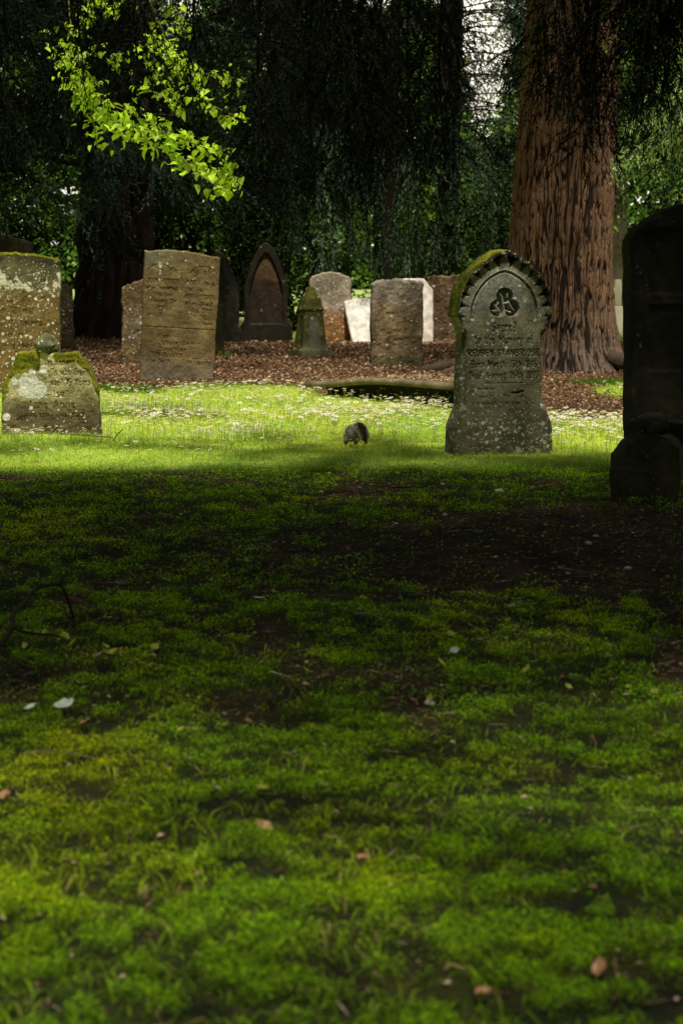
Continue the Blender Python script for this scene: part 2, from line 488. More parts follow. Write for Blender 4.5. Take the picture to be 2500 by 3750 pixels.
def tube(pts, rad, ns=8, colr=(.06, .04, .03), cap=True):
    pts = np.asarray(pts, float); n = len(pts); rad = np.broadcast_to(rad, n)
    T = np.gradient(pts, axis=0); T /= np.linalg.norm(T, axis=1)[:, None] + 1e-9
    ref = np.array([0, 0, 1.]) if abs(T[:, 2]).mean() < .8 else np.array([0, 1., 0])
    A = np.cross(T, ref); A /= np.linalg.norm(A, axis=1)[:, None] + 1e-9
    B = np.cross(T, A)
    a = np.linspace(0, 2 * math.pi, ns, endpoint=False)
    V = pts[:, None] + (A[:, None] * np.cos(a)[None, :, None] + B[:, None] * np.sin(a)[None, :, None]) * rad[:, None, None]
    i = np.arange(n * ns).reshape(n, ns)
    Q = np.stack([i[:-1], np.roll(i[:-1], -1, 1), np.roll(i[1:], -1, 1), i[1:]], -1).reshape(-1, 4)
    V = V.reshape(-1, 3)
    T_ = None
    if cap:
        V = np.concatenate([V, pts[:1] - T[:1] * rad[0] * .3, pts[-1:] + T[-1:] * rad[-1] * .5])
        k = n * ns
        j = np.arange(ns); jn = (j + 1) % ns
        T_ = np.concatenate([np.stack([np.full(ns, k), jn, j], -1), np.stack([np.full(ns, k + 1), i[-1][j], i[-1][jn]], -1)])
    Cc = np.tile(np.asarray(colr, float), (len(V), 1))
    return V, Q, T_, Cc


def smooth_path(pts, n=24):
    pts = np.asarray(pts, float); m = len(pts)
    t = np.linspace(0, m - 1, n)
    i = np.clip(t.astype(int), 0, m - 2); f = (t - i)[:, None]
    p0 = pts[np.clip(i - 1, 0, m - 1)]; p1 = pts[i]; p2 = pts[i + 1]; p3 = pts[np.clip(i + 2, 0, m - 1)]
    return .5 * ((2 * p1) + (-p0 + p2) * f + (2 * p0 - 5 * p1 + 4 * p2 - p3) * f ** 2 + (-p0 + 3 * p1 - 3 * p2 + p3) * f ** 3)


def strands(P0, D, L, M, ll, lw, base, r, droop=.6, spread=.8):
    """drooping sprays: every strand carries M slim leaves"""
    n = len(P0)
    t = (np.arange(M)[None, :] + r.random((n, M))) / M
    pos = P0[:, None] + D[:, None] * (L[:, None] * t)[..., None]
    pos[..., 2] -= (L[:, None] * droop * t * t)
    tan = D[:, None] * np.ones((1, M, 1)); tan = tan.copy(); tan[..., 2] -= 2 * droop * t
    tan /= np.linalg.norm(tan, axis=2)[..., None]
    u = tan * .8 + r.normal(0, spread * .5, (n, M, 3)); u[..., 2] -= .15
    u /= np.linalg.norm(u, axis=2)[..., None]
    v = r.normal(0, 1, (n, M, 3)); v -= u * (u * v).sum(2)[..., None]; v /= np.linalg.norm(v, axis=2)[..., None]
    l = ll * r.uniform(.6, 1.3, (n, M, 1)); w = lw * r.uniform(.7, 1.3, (n, M, 1))
    V = np.stack([pos, pos + u * l * .5 + v * w * .5, pos + u * l, pos + u * l * .5 - v * w * .5], 2)
    i = np.arange(n * M)[:, None] * 4
    cc = base[:, None] * r.uniform(.6, 1.5, (n, M, 1)) * (.75 + .5 * t[..., None])
    return V.reshape(-1, 3), i + np.array([[0, 1, 2, 3]]), None, np.repeat(cc.reshape(-1, 3), 4, 0)


def boughs(start, angs, lens, drops, r, rad0=.05, per_m=26, sl=(.3, .8), M=16, ll=.06, lw=.014, base=(.02, .04, .016), hl=(.045, .085, .05), rise=.15, colr=(.03, .02, .015), side=.5, dens=None, droop=.6):
    wood, leaves = [], []
    for a, L, dr, (sx, sy, sz) in zip(angs, lens, drops, start):
        t = np.linspace(0, 1, 9)
        wob = r.normal(0, .04 * L, (9, 2)).cumsum(0) * .4
        pts = np.stack([sx + np.sin(a) * L * t + wob[:, 0] * t, sy + np.cos(a) * L * t + wob[:, 1] * t, sz + rise * L * np.sin(t * 2.2) - dr * t * t], -1)
        p = smooth_path(pts, 14)
        wood.append(tube(p, np.linspace(rad0, .008, 14), 5, colr, False))
        ns = int(L * per_m)
        tt = r.uniform(.12, 1, ns) ** .8
        k = tt * 13; i = np.clip(k.astype(int), 0, 12); f = (k - i)[:, None]
        P0 = p[i] * (1 - f) + p[i + 1] * f
        P0 = P0 + r.normal(0, side * .25, (ns, 3)) * np.array([1, 1, .35])
        if dens is not None:
            kk = r.random(ns) < dens(P0)
            P0 = P0[kk]; ns = len(P0)
            if ns == 0: continue
        aa = a + r.normal(0, 1.0, ns)
        D = np.stack([np.sin(aa) * .7, np.cos(aa) * .7, r.normal(-.25, .3, ns)], -1)
        mixv = np.clip(fbm(P0[:, 0] * 1.4, P0[:, 1] * 1.4, P0[:, 2] * 1.4, 41)[:, None] * 2.6 - .05, 0, 1)
        b = np.array(base) + (np.array(hl) - np.array(base)) * mixv
        leaves.append(strands(P0, D, r.uniform(sl[0], sl[1], ns), M, ll, lw, b, r, droop))
    return wood, leaves


def build_part(name, parts, mat, parent, smooth=False):
    V, F, Cc = join(parts)
    return mesh_obj(name, V, F, mat, parent=parent, colr=Cc, smooth=smooth)


# ------------------------------------------------------------------ trees
# --- the big red-barked conifer
def bark_trunk(cx, cy, zs, rad_fn, centre_fn, seed, na=360, nz=420, ridge=.04, freq=26, base=(.21, .105, .062), deep=(.035, .018, .012)):
    z0, z1 = zs
    th = np.linspace(0, 2 * math.pi, na, endpoint=False)
    z = z0 + (z1 - z0) * np.linspace(0, 1, nz) ** 1.25
    TH, ZZ = np.meshgrid(th, z)
    wx = fbm(np.cos(TH) * 2, np.sin(TH) * 2, ZZ * .9, seed) * .35
    ct, st = np.cos(TH + wx * .25 + .02 * noise(ZZ * 7, TH * 9, 0, seed + 2)), np.sin(TH + wx * .25 + .02 * noise(ZZ * 7, TH * 9, 0, seed + 2))
    f1 = freq / 6.28
    zf = 1.2 + freq / 75
    r1 = sm(.02, .34, np.abs(noise(ct * f1, st * f1, ZZ * zf, seed + 3)))
    r2 = sm(.0, .4, np.abs(noise(ct * f1 * 2.3, st * f1 * 2.3, ZZ * zf * 2.2, seed + 5)))
    r3 = fbm(ct * f1 * 2, st * f1 * 2, ZZ * zf * 2.5, seed + 7)
    rid = np.clip((r1 * .55 + r1 * r2 * .65 + .8 * r3) * 1.5 - .85, -1, 1)
    rr = rad_fn(TH, ZZ) + ridge * rid
    cxx, cyy = centre_fn(ZZ)
    V = np.stack([cx + cxx + rr * np.cos(TH), cy + cyy + rr * np.sin(TH), ZZ], -1)
    i = np.arange(na * nz).reshape(nz, na)
    Q = np.stack([i[:-1], np.roll(i[:-1], -1, 1), np.roll(i[1:], -1, 1), i[1:]], -1).reshape(-1, 4)
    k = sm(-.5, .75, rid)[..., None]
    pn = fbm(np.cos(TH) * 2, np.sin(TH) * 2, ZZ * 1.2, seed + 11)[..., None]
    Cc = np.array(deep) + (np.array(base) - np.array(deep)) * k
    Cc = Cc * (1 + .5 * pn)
    grey = sm(1.0, 0.0, ZZ)[..., None] * .5
    Cc = Cc * (1 - grey) + Cc.mean(-1, keepdims=True) * np.array([1.05, 1, .85]) * grey * .9
    return V.reshape(-1, 3), Q, None, np.clip(Cc, .004, 1).reshape(-1, 3)


def red_rad(TH, Z):
    r0 = np.interp(Z, [-.2, 0, .25, .6, 1.2, 3, 5, 10], [.84, .72, .60, .545, .505, .455, .43, .3])
    lobes = np.interp(Z, [-.2, 0, .5, 1.0], [.16, .12, .05, 0]) * (np.cos(TH * 5 + .6) * .5 + .5 * np.cos(TH * 3 + 2.1))
    return r0 + lobes


red = thing('conifer_tree', 'huge red brown trunk with deep ridged bark behind the arch topped stone', 'tree', (2.13, 24.3, 0))
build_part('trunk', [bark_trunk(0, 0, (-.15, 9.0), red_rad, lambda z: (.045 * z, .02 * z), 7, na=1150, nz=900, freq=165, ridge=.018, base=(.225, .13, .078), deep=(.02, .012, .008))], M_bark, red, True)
r = np.random.default_rng(71)
w_, l_ = [], []
for rt in [((-.7, -.45), (-1.25, -.95)), ((.65, -.4), (1.05, -.75)), ((-.8, -.1), (-1.5, -.35))]:
    (ax, ay), (bx, by) = rt
    p = smooth_path([(ax * .6, ay * .6, .22), (ax, ay, .10), ((ax + bx) / 2, (ay + by) / 2, .05), (bx, by, -.02)], 16)
    q_ = tube(smooth_path(p, 60), np.linspace(.10, .03, 60), 40, (.075, .055, .036)); v_ = q_[0]; nn_ = fbm(v_[:, 0] * 9, v_[:, 1] * 9, v_[:, 2] * 9, 5); v_ = v_ + nn_[:, None] * .035; w_.append((v_, q_[1], q_[2], np.clip(q_[3] * (1 + 1.6 * nn_[:, None]), .005, 1)))
for q_ in w_: build_part('root', [q_], M_bark, red, True)
# its limbs and unseen leaves added above to shade the litter ground
n = 26
ang = r.uniform(-2.8, 2.8, n) + math.pi
st = [(0.2, 0, z) for z in r.uniform(4.2, 8.0, n)]
w_, l_ = boughs(st, ang, r.uniform(1.3, 2.9, n), r.uniform(.2, .9, n), r, .06, 30, ll=.07, lw=.02)
ov = overhead(-7, 8, 21, 32.5, 5.2, 8.5, 72, 1.0)
ov = (ov[0] - np.array([2.13, 24.3, 0]), ov[1], ov[2], ov[3])
build_part('limbs', w_, M_bark, red, True)
build_part('crown', l_ + [ov], M_needle, red)  # bough foliage joined with the added shading leaves
# short leafy shoots growing from the trunk itself
shoot_P, shoot_D = [], []
rs = np.random.default_rng(77)
w_, l_ = boughs([(-.15, -.40, 3.35), (.2, -.42, 3.6), (-.3, -.36, 3.1), (.42, -.2, 2.9), (.45, -.15, 3.3)], [3.5, 2.8, 3.9, 1.9, 2.2], [.5, .45, .6, .9, .8], [.25, .2, .2, .3, .3], rs, .015, 60, (.15, .35), 12, .05, .014, (.03, .055, .012), (.09, .13, .02))
build_part('shoot', w_ + l_, M_needle, red)

# --- dark conifers behind
def holes(P):
    n = fbm(P[:, 0] * 1.7, P[:, 1] * .8, P[:, 2] * 1.5, 777)
    d = .06 + .94 * sm(-.15, .06, n)
    d = np.where((np.abs(P[:, 0] / P[:, 1] + .0295) < .004) & (P[:, 2] > 3.8), .1, d)
    d = np.where((np.abs(P[:, 0] / P[:, 1] - .057) < .0045 + .0018 * np.clip(P[:, 2] - 2.8, 0, 3)) & (P[:, 2] > 2.9 + 1.2 * np.abs(n)), .10, d)
    return d


def back_tree(name, label, cx, cy, rad, zlo, zhi, n, seed, base, hl, trunk_r=.3, per_m=50, ll=.062, lw=.017, dens=holes, angf=None, M=25, lens=None, ttint=(.03, .018, .013), group=None, limb=.028):
    t = thing(name, label, 'tree', (cx, cy, 0), group=group)
    r = np.random.default_rng(seed)
    dr_ = .28 if seed % 2 else .5
    def rf(TH, Z): return trunk_r * np.interp(Z, [-.2, 0, .6, 3, 9], [1.6, 1.35, 1.05, .9, .5]) + .18 * trunk_r * np.cos(TH * 4 + seed) + .1 * trunk_r * np.cos(TH * 7)
    build_part('trunk', [bark_trunk(0, 0, (-.15, zhi), rf, lambda z: (.02 * z, 0 * z), seed, 140, 120, .03, 16, ttint, (.008, .005, .004))], M_bark, t, True)
    ang = angf(r, n) if angf else r.uniform(-math.pi, math.pi, n)
    z = np.linspace(zlo, zhi, n) + r.normal(0, .12, n)
    L = rad * r.uniform(.6, 1.15, n) * np.interp(z, [zlo, zhi], [1.0, .75])
    w_, l_ = boughs([(0, 0, q) for q in z], ang, L, r.uniform(.3, 1.1, n) * rad / 3, r, limb, per_m, (.35, .9), M, ll, lw, base, hl, dens=(None if dens is None else (lambda P: dens(P + np.array([cx, cy, 0])))), droop=dr_)
    build_part('limbs', w_, M_bark, t, True)
    build_part('crown', l_, M_needle, t)
    return t


teal = (.085, .145, .09); dk = (.007, .013, .005)
back_tree('yew_tree', 'dark yew with a broad red brown bole at left behind the slim stone', -3.15, 33.2, 3.3, 1.9, 6.6, 95, 201, dk, teal, .42, ttint=(.030, .015, .011))
back_tree('yew_tree', 'dark weeping conifer behind the gothic headstone, its sprays hanging low', -1.0, 36.6, 3.0, 2.0, 7.0, 85, 202, dk, teal, .18, ttint=(.02, .013, .009))
back_tree('yew_tree', 'dark conifer with grey green drooping sprays just left of the red trunk', 1.6, 37.2, 2.9, 2.1, 5.8, 70, 203, dk, (.10, .17, .11), .14, ttint=(.02, .013, .009), limb=.014)
back_tree('yew_tree', 'dark conifer to the right of the red trunk, pale shoots at its tips', 5.1, 31.0, 3.0, 2.0, 6.5, 80, 204, dk, (.11, .19, .08), .32)
back_tree('yew_tree', 'dark yew at the far left edge overhanging the tall lichened stone', -5.6, 29.5, 3.0, 2.2, 6.5, 70, 205, dk, teal, .35)

# weeping branches that hang down between the rear stones
r = np.random.default_rng(61)
wt = thing('weeping_conifer', 'grey green weeping conifer whose sprays hang between the rear stones', 'tree', (.62, 34.3, 0))
build_part('trunk', [bark_trunk(0, 0, (-.15, 5.5), lambda TH, Z: .06 + 0 * Z, lambda z: (.03 * z, 0 * z), 61, 60, 60, .012, 12, (.015, .011, .007), (.01, .007, .005))], M_bark, wt, True)
w_, l_ = [], []
for (hx, hy, z0, z1, nn_) in [(-.92, -.9, 1.6, .25, 50), (-.75, -1.0, 1.5, .5, 40), (.25, -1.5, 1.55, .35, 46), (.08, -2.2, 1.5, .95, 36), (-.12, -2.3, 1.5, .85, 30), (.35, -1.7, 1.4, .2, 36), (-.3, -2.0, 1.6, 1.05, 34), (.6, -2.0, 1.5, 1.0, 30), (.9, -1.8, 1.6, 1.1, 30), (1.3, -1.7, 1.6, 1.15, 30), (-1.3, -.6, 1.7, 1.2, 30), (-.5, -1.4, 1.7, 1.1, 34)]:
    p = smooth_path([(0, 0, 4.4), (hx * .6, hy * .6, 4.2), (hx, hy, z0 + .9), (hx + .03, hy, z0 - .1), (hx + .02, hy, z1 + .2)], 20)
    w_.append(tube(p, np.linspace(.016, .003, 20), 5, (.012, .009, .006), False))
    k = r.uniform(8, 19, nn_ * 2); i = k.astype(int); f = (k - i)[:, None]; i = np.clip(i, 0, 18)
    P0 = p[i] * (1 - f) + p[i + 1] * f
    D = np.stack([r.normal(0, .35, len(k)), r.normal(0, .35, len(k)), np.full(len(k), -.3)], -1)
    bb = np.array([.025, .045, .02]) + (np.array([.13, .21, .13]) - np.array([.025, .045, .02])) * np.clip(r.random((len(k), 1)) * (1.3 if nn_ > 38 else .3), 0, 1)
    l_.append(strands(P0, D, r.uniform(.15, .35, len(k)), 12, .06, .018, bb, r, .7, .5))
build_part('limbs', w_, M_bark, wt, True)
build_part('crown', l_, M_needle, wt)

# --- overhanging dark conifer close to the camera: silhouettes at the top and unseen leaves added to shade the foreground
near = thing('conifer_tree', 'nearby dark conifer whose black branches hang down across the top of the picture', 'tree', (5.2, 9.5, 0))
build_part('trunk', [bark_trunk(0, 0, (-.15, 7), lambda TH, Z: .38 - .02 * Z, lambda z: (0 * z, 0 * z), 8, 120, 120, .03, 18)], M_bark, near, True)
r = np.random.default_rng(81)
NB = np.array([5.2, 9.5, 0])
w_, l_ = [], []
def hang(x, y, ztop, zbot, n, sl=(.2, .45), spread=.22, ll=.03, lw=.0062, tone=(.006, .010, .004)):
    """one drooping limb: comes over from the trunk then hangs at x, y"""
    n = int(n * 2.4)
    ptsw = np.array([(5.0, 9.6, 4.6), (5.2 + (x - 5.2) * .5, 9.5 + (y - 9.5) * .5, 4.3), (x + .35, y, max(3.6, ztop + .5)), (x + .05, y, ztop), (x - .03, y, (ztop + zbot) / 2), (x, y, zbot)])
    p = smooth_path(ptsw - NB, 30)
    w_.append(tube(p, np.concatenate([np.linspace(.06, .018, 16), np.linspace(.017, .003, 14)]), 5, (.012, .009, .007), False))
    k = r.uniform(13, 28.9, n); i = k.astype(int); f = (k - i)[:, None]
    P0 = p[i] * (1 - f) + p[i + 1] * f + r.normal(0, spread * .3, (n, 3)) * np.array([1, 1, .3])
    D = np.stack([r.normal(0, .6, n), r.normal(0, .6, n), np.full(n, -.15)], -1)
    l_.append(strands(P0, D, r.uniform(sl[0], sl[1], n), 56, ll, lw, np.tile(np.array(tone), (n, 1)), r, .7, .6))
# (x, y, top, lowest tip, sprays)
for a in [(-.42, 13.2, 2.9, 1.75, 90), (-.15, 13.6, 2.9, 1.55, 110), (.12, 13.0, 2.9, 1.62, 120), (.4, 13.8, 3.0, 1.8, 110), (.56, 13.3, 2.9, 1.72, 80), (.25, 14.4, 3.0, 1.95, 90), (-.3, 14.6, 3.0, 2.0, 80), (.05, 12.4, 2.8, 1.85, 90), 
          (1.28, 12.6, 2.6, 1.88, 50), (1.12, 13.2, 2.7, 2.12, 40), (1.36, 12.9, 2.8, 1.78, 56), (1.55, 12.2, 2.7, 1.95, 60), (1.66, 12.6, 2.9, 2.18, 80), (1.9, 12.3, 2.8, 2.3, 50), (1.58, 13.0, 2.8, 2.25, 50),
          (-1.15, 14.0, 2.9, 2.2, 50), (-1.5, 14.3, 3.0, 2.25, 60), (-1.9, 13.8, 2.9, 2.0, 80), (-2.2, 14.2, 2.9, 1.9, 80), (-.8, 13.8, 2.9, 2.2, 46), ]:
    hang(*a)
ov = overhead(-5, 5, 1.0, 14.6, 4.4, 7.0, 82, 1.0)
ov = (ov[0] - NB, ov[1], ov[2], ov[3])
build_part('limbs', w_, M_bark, near, True)
build_part('crown', l_ + [ov], M_needle, near)  # hanging sprays joined with the added shading leaves

# --- sunlit trees beyond
def far_tree(label, cx, cy, rx, z0, z1, seed, tone, group='sunlit broadleaved trees beyond the churchyard'):
    t = thing('broadleaved_tree', label, 'tree', (cx, cy, 0), group=group)
    r = np.random.default_rng(seed)
    build_part('trunk', [tube(smooth_path([(0, 0, -.1), (.1, 0, 2), (0, .1, z1 * .8)], 14), np.linspace(.25, .06, 14), 10, (.10, .08, .06))], M_bark, t, True)
    n = 9000
    k = 46
    cc = np.stack([r.normal(0, rx * .5, k), r.normal(0, 1.0, k), r.uniform(z0, z1, k)], -1)
    j = r.integers(0, k, n)
    P = cc[j] + r.normal(0, .42, (n, 3))
    c = np.array(tone) * r.uniform(.5, 1.4, (n, 1))
    build_part('crown', [leaf_quads(P, r.uniform(.08, .15, n), r.uniform(.05, .09, n), c, r)], M_far, t)
    return t


far_tree('bright green broadleaved tree far off at the left edge', -7.5, 52, 2.6, .6, 7.5, 301, (.12, .24, .03))
far_tree('yellow green broadleaved tree glimpsed behind the left yew', -4.4, 56, 2.4, .5, 7.6, 302, (.16, .30, .03))
far_tree('bright green tree glimpsed behind the gothic stone', -1.6, 54, 2.2, .4, 6.6, 303, (.14, .26, .04))
far_tree('yellow green tree seen through the gap left of the red trunk', 1.1, 57, 2.0, .4, 6.2, 304, (.18, .32, .05))
far_tree('low bright bushy tree under the patch of open sky', 3.4, 55, 1.6, .3, 3.9, 305, (.2, .34, .06))
far_tree('pale green tree right of the red trunk', 5.6, 50, 1.7, 1.6, 7.8, 306, (.2, .36, .08))
far_tree('bright green tree at the far right edge', 8.8, 52, 2.6, 1.4, 7.5, 307, (.14, .28, .04))

def bush(label, cx, cy, rx, h, seed, tone, name='evergreen_bush', n=9000, lw=(.05, .09)):
    t = thing(name, label, 'bush', (cx, cy, 0), group='evergreen bushes behind the last headstones')
    r = np.random.default_rng(seed)
    build_part('stem', [tube([(r.normal(0, .1), 0, -.1), (r.normal(0, .2), 0, h * .5), (r.normal(0, .3), 0, h * .8)], [.05, .04, .02], 6, (.03, .02, .015)) for _ in range(4)], M_bark, t)
    k = 60
    cc = np.stack([r.uniform(-rx, rx, k), r.normal(0, .35, k), r.uniform(.05, 1, k) ** .8 * h], -1)
    j = r.integers(0, k, n); P = cc[j] + r.normal(0, .2, (n, 3)); P[:, 2] = np.abs(P[:, 2]); P[:, 0] = np.clip(P[:, 0], -rx, rx)
    b = np.clip(fbm(P[:, 0] * 2, P[:, 1] * 2, P[:, 2] * 2, seed)[:, None] * 2 + .35, 0, 1)
    c = (np.array([.008, .014, .005]) * (1 - b) + np.array(tone) * b) * r.uniform(.5, 1.5, (n, 1))
    build_part('foliage', [leaf_quads(P, r.uniform(*lw, n), r.uniform(.03, .05, n), c, r, 1., .4)], M_needle, t)


bush('dark bush behind the leftmost headstones', -5.6, 35.6, 1.5, 2.0, 351, (.04, .08, .02))
bush('dark bush filling the space beside the left yew bole', -2.1, 35.9, 1.1, 2.1, 352, (.05, .09, .03))
bush('speckled dark bush behind the gothic headstone', -.75, 36.2, .85, 2.2, 353, (.09, .17, .04))
bush('dark bush behind the blocky and the broad brown headstones', 1.45, 36.0, .95, 2.0, 354, (.06, .12, .03))
bush('dark bush hidden mostly by the arch topped stone', 3.05, 35.6, .72, 2.1, 355, (.05, .1, .03))
bush('dark bush at the right behind the tall black headstone', 5.9, 35.0, 1.5, 2.2, 356, (.05, .09, .03))

# far-off wood and the bright cloud bank above it
r = np.random.default_rng(360)
n = 60000
x = r.uniform(-26, 26, n); hmax = 8.5 + 1.5 * fbm(x * .3, 0, 0, 361) - 5.2 * np.exp(-((x - 4.55) / .85) ** 2) - 3.2 * np.exp(-((x + 2.3) / .5) ** 2) - 2.5 * np.exp(-((x + 6.5) / .6) ** 2)
z = r.random(n) * hmax
P = np.stack([x, r.normal(78, 1.0, n), z], -1)
b = np.clip(fbm(x * .8, 0, z * .8, 363)[:, None] * 2 + .4, 0, 1)
c = (np.array([.015, .03, .008]) * (1 - b) + np.array([.11, .2, .03]) * b) * r.uniform(.5, 1.4, (n, 1))
V, Q, _t, Cc = leaf_quads(P, r.uniform(.3, .55, n), r.uniform(.2, .35, n), c, r)
tag(mesh_obj('distant_wood', V, Q, M_far, colr=Cc), 'distant wood closing the view beyond the lawn', 'wood', kind='stuff')
gx, gz_ = np.meshgrid(np.linspace(-700, 700, 120), np.linspace(0, 1, 40))
yy = 1500 + 420 * gz_ + 60 * fbm(gx / 90, gz_ * 5, 0, 365); zz = -20 + 420 * gz_
i = np.arange(gx.size).reshape(gx.shape)
Q = np.stack([i[:-1, :-1], i[:-1, 1:], i[1:, 1:], i[1:, :-1]], -1).reshape(-1, 4)
M_cloud = flat_mat0 = None
M_cloud, nt, N, Lk = new_mat('cloud')
p = nd(N, 'ShaderNodeBsdfDiffuse'); tc = N.new('ShaderNodeTexCoord'); no = nd(N, 'ShaderNodeTexNoise', i_Scale=.006, i_Detail=6.); Lk.new(tc.outputs['Object'], no.inputs['Vector'])
Lk.new(mixc(N, Lk, no.outputs[0], (.82, .84, .88), (.97, .97, .97)), p.inputs['Color'])
o_ = N.new('ShaderNodeOutputMaterial'); Lk.new(p.outputs[0], o_.inputs[0])
tag(mesh_obj('cloud', np.stack([gx, yy, zz], -1).reshape(-1, 3), Q, M_cloud, smooth=True), 'bright white cloud bank behind the trees', None, kind='structure')

# --- pale-shoot branch right of the trunk
r = np.random.default_rng(401)
rb = thing('fir_tree', 'young fir with pale green shoots at the right edge above the dark headstone', 'tree', (4.05, 22.6, 0))
build_part('trunk', [tube([(0, 0, -.1), (0, 0, 2), (.03, 0, 4.2)], [.07, .05, .02], 8, (.05, .035, .025))], M_bark, rb, True)
w_, l_ = boughs([(0, 0, z) for z in (2.25, 2.4, 2.55, 2.7, 2.9, 3.1, 3.3, 2.15, 2.0, 2.6)], [-1.7, -1.3, -2.0, -1.5, -1.9, -1.4, -1.7, 2.6, -2.3, 1.2], [1.55, 1.3, 1.45, 1.35, 1.2, 1.2, 1.0, 1.0, 1.3, .9], [.35, .3, .3, .4, .3, .3, .3, .3, .3, .3], r, .02, 42, (.1, .26), 22, .045, .008, (.3, .46, .14), (.62, .85, .40), rise=.1, side=.3)
build_part('limbs', w_, M_bark, rb, True)
build_part('crown', l_, M_lime, rb)


# --- lime tree: bright drooping spray top left
def px(x, y, Yd=17.0):
    """(measured once from the layout drawing) -> metres at depth Yd"""
    return ((x - 784) / 5553 * Yd * 1.002, Yd, 1.2 + (577 - y) / 5553 * Yd)


lime = thing('lime_tree', 'lime tree with a bright sunlit spray of heart shaped leaves at upper left', 'tree', (-5.2, 17.6, 0))
LB = np.array([-5.2, 17.6, 0])
build_part('trunk', [bark_trunk(0, 0, (-.15, 7.5), lambda TH, Z: .3 - .02 * Z, lambda z: (0 * z, 0 * z), 18, 100, 100, .015, 14, (.13, .11, .08), (.04, .03, .02))], M_bark, lime, True)
tw = {
    'a': [(150, -260), (160, -120), (168, 0), (175, 60), (188, 118)],
    'b': [(188, 118), (196, 180), (215, 240), (262, 285), (330, 325), (420, 365), (500, 398), (548, 416)],
    'c': [(262, 285), (330, 300), (400, 316), (470, 342), (532, 362)],
    'd': [(190, 195), (240, 235), (310, 268), (370, 300), (440, 330)],
    'e': [(188, 118), (160, 112), (122, 118)],
    'f': [(215, 240), (226, 300), (236, 352)],
    'g': [(250, -200), (320, -60), (372, 60), (400, 130), (440, 168), (490, 180), (548, 188)],
    'h': [(400, 130), (430, 175), (455, 210), (480, 240), (520, 262), (566, 282)],
    'i': [(372, 60), (360, 120), (372, 180), (400, 225), (430, 250)],
    'j': [(210, 0), (240, 30), (300, 10)],
    'k': [(330, 120), (380, 100), (380, 70)],
    'l': [(420, 365), (460, 400), (500, 430), (528, 445)],
    'm': [(188, 150), (165, 150), (158, 190)],
    'o': [(380, -60), (396, 10), (425, 60), (430, 90)],
    'p': [(250, -80), (225, 20), (205, 70), (170, 88)],
    'q': [(380, 180), (350, 200), (320, 190)],
    'n': [(255, 150), (280, 140), (300, 155)],
}
r = np.random.default_rng(19)
w_, LP, LD = [], [], []
for k, pl in tw.items():
    dd = 17.0 + r.normal(0, .12)
    p = smooth_path([px(a, b, dd) for a, b in pl], 8 * len(pl)) - LB
    p[:, 1] += r.normal(0, .012, len(p)).cumsum()
    w_.append(tube(p, np.linspace(.010 if k in 'ag' else .006, .0025, len(p)), 5, (.22, .20, .08), False))
    dens = dict(a=.0, b=2.6, c=2.2, d=2.4, e=1.6, f=1.2, g=1.0, h=1.4, i=1.2, j=1.4, k=1.3, l=1.4, m=1.2, n=1.3, o=1.2, p=1.2, q=1.2)[k]
    seg = np.linalg.norm(np.diff(p, axis=0), axis=1).sum()
    nl = int(seg * dens * 52)
    if k == 'g': rngt = (.45, .99)
    else: rngt = (.02, .99)
    tt = r.uniform(*rngt, nl) * (len(p) - 1); i = tt.astype(int); f = (tt - i)[:, None]
    P0 = p[i] * (1 - f) + p[i + 1] * f
    LP.append(P0 + r.normal(0, 1, (nl, 3)) * np.array([.05, .09, .04]))
w_.append(tube(np.array([(-5.1, 17.6, 5.2), (-4.0, 17.4, 5.0), (-2.9, 17.1, 4.6), (-1.95, 17.0, 3.9), px(150, -260)]) - LB, [.06, .04, .03, .014, .009], 6, (.10, .09, .05)))
w_.append(tube(np.array([(-5.1, 17.6, 5.4), (-3.2, 17.4, 5.2), (-2.1, 17.1, 4.4), px(250, -200)]) - LB, [.06, .04, .018, .009], 6, (.10, .09, .05)))
build_part('branch', w_, M_bark, lime, True)
P = np.concatenate(LP); n = len(P)
# heart-shaped leaf: 8 outline points, drooping from its stalk
out = np.array([(0, 0), (.30, -.06), (.48, .22), (.40, .58), (.16, .86), (0, 1.08), (-.16, .86), (-.40, .58), (-.48, .22), (-.30, -.06)])
a = r.uniform(0, 2 * math.pi, n)
tilt = r.normal(.55, .45, n)
u = np.stack([np.cos(a) * np.cos(tilt), np.sin(a) * np.cos(tilt), -np.sin(tilt)], -1)
nv = np.cross(u, np.stack([-np.sin(a), np.cos(a), r.normal(0, .45, n)], -1)); nv /= np.linalg.norm(nv, axis=1)[:, None]
v = np.cross(nv, u)
s = r.uniform(.028, .070, n)[:, None, None]
bend = (np.abs(out[:, 0]) * .35 - out[:, 1] ** 2 * .18)[None, :, None]
V = P[:, None] + s * (out[None, :, 1:2] * u[:, None] + out[None, :, 0:1] * v[:, None] + bend * nv[:, None])
ctr = P[:, None] + s * (.4 * u[:, None]) - s * .03 * nv[:, None]
V = np.concatenate([V, ctr], 1)
i = np.arange(n)[:, None] * 11
T = np.concatenate([i + np.array([[10, q, (q + 1) % 10]]) for q in range(10)])
c = np.array([.56, .80, .07]) * r.uniform(.5, 1.15, (n, 1)) + r.random((n, 1)) * np.array([.08, .06, .03])
mesh_obj('foliage', V.reshape(-1, 3), T, M_lime, parent=lime, colr=np.repeat(c, 11, 0))
# upper crown of the lime, out of the way of the light
n = 5000
P = np.stack([r.normal(-6.2, 1.3, n), r.normal(17.6, 1.6, n), r.uniform(4.5, 8.5, n)], -1) - LB
build_part('crown', [leaf_quads(P, r.uniform(.07, .1, n), r.uniform(.06, .08, n), np.tile([.2, .35, .03], (n, 1)), r)], M_lime, lime)

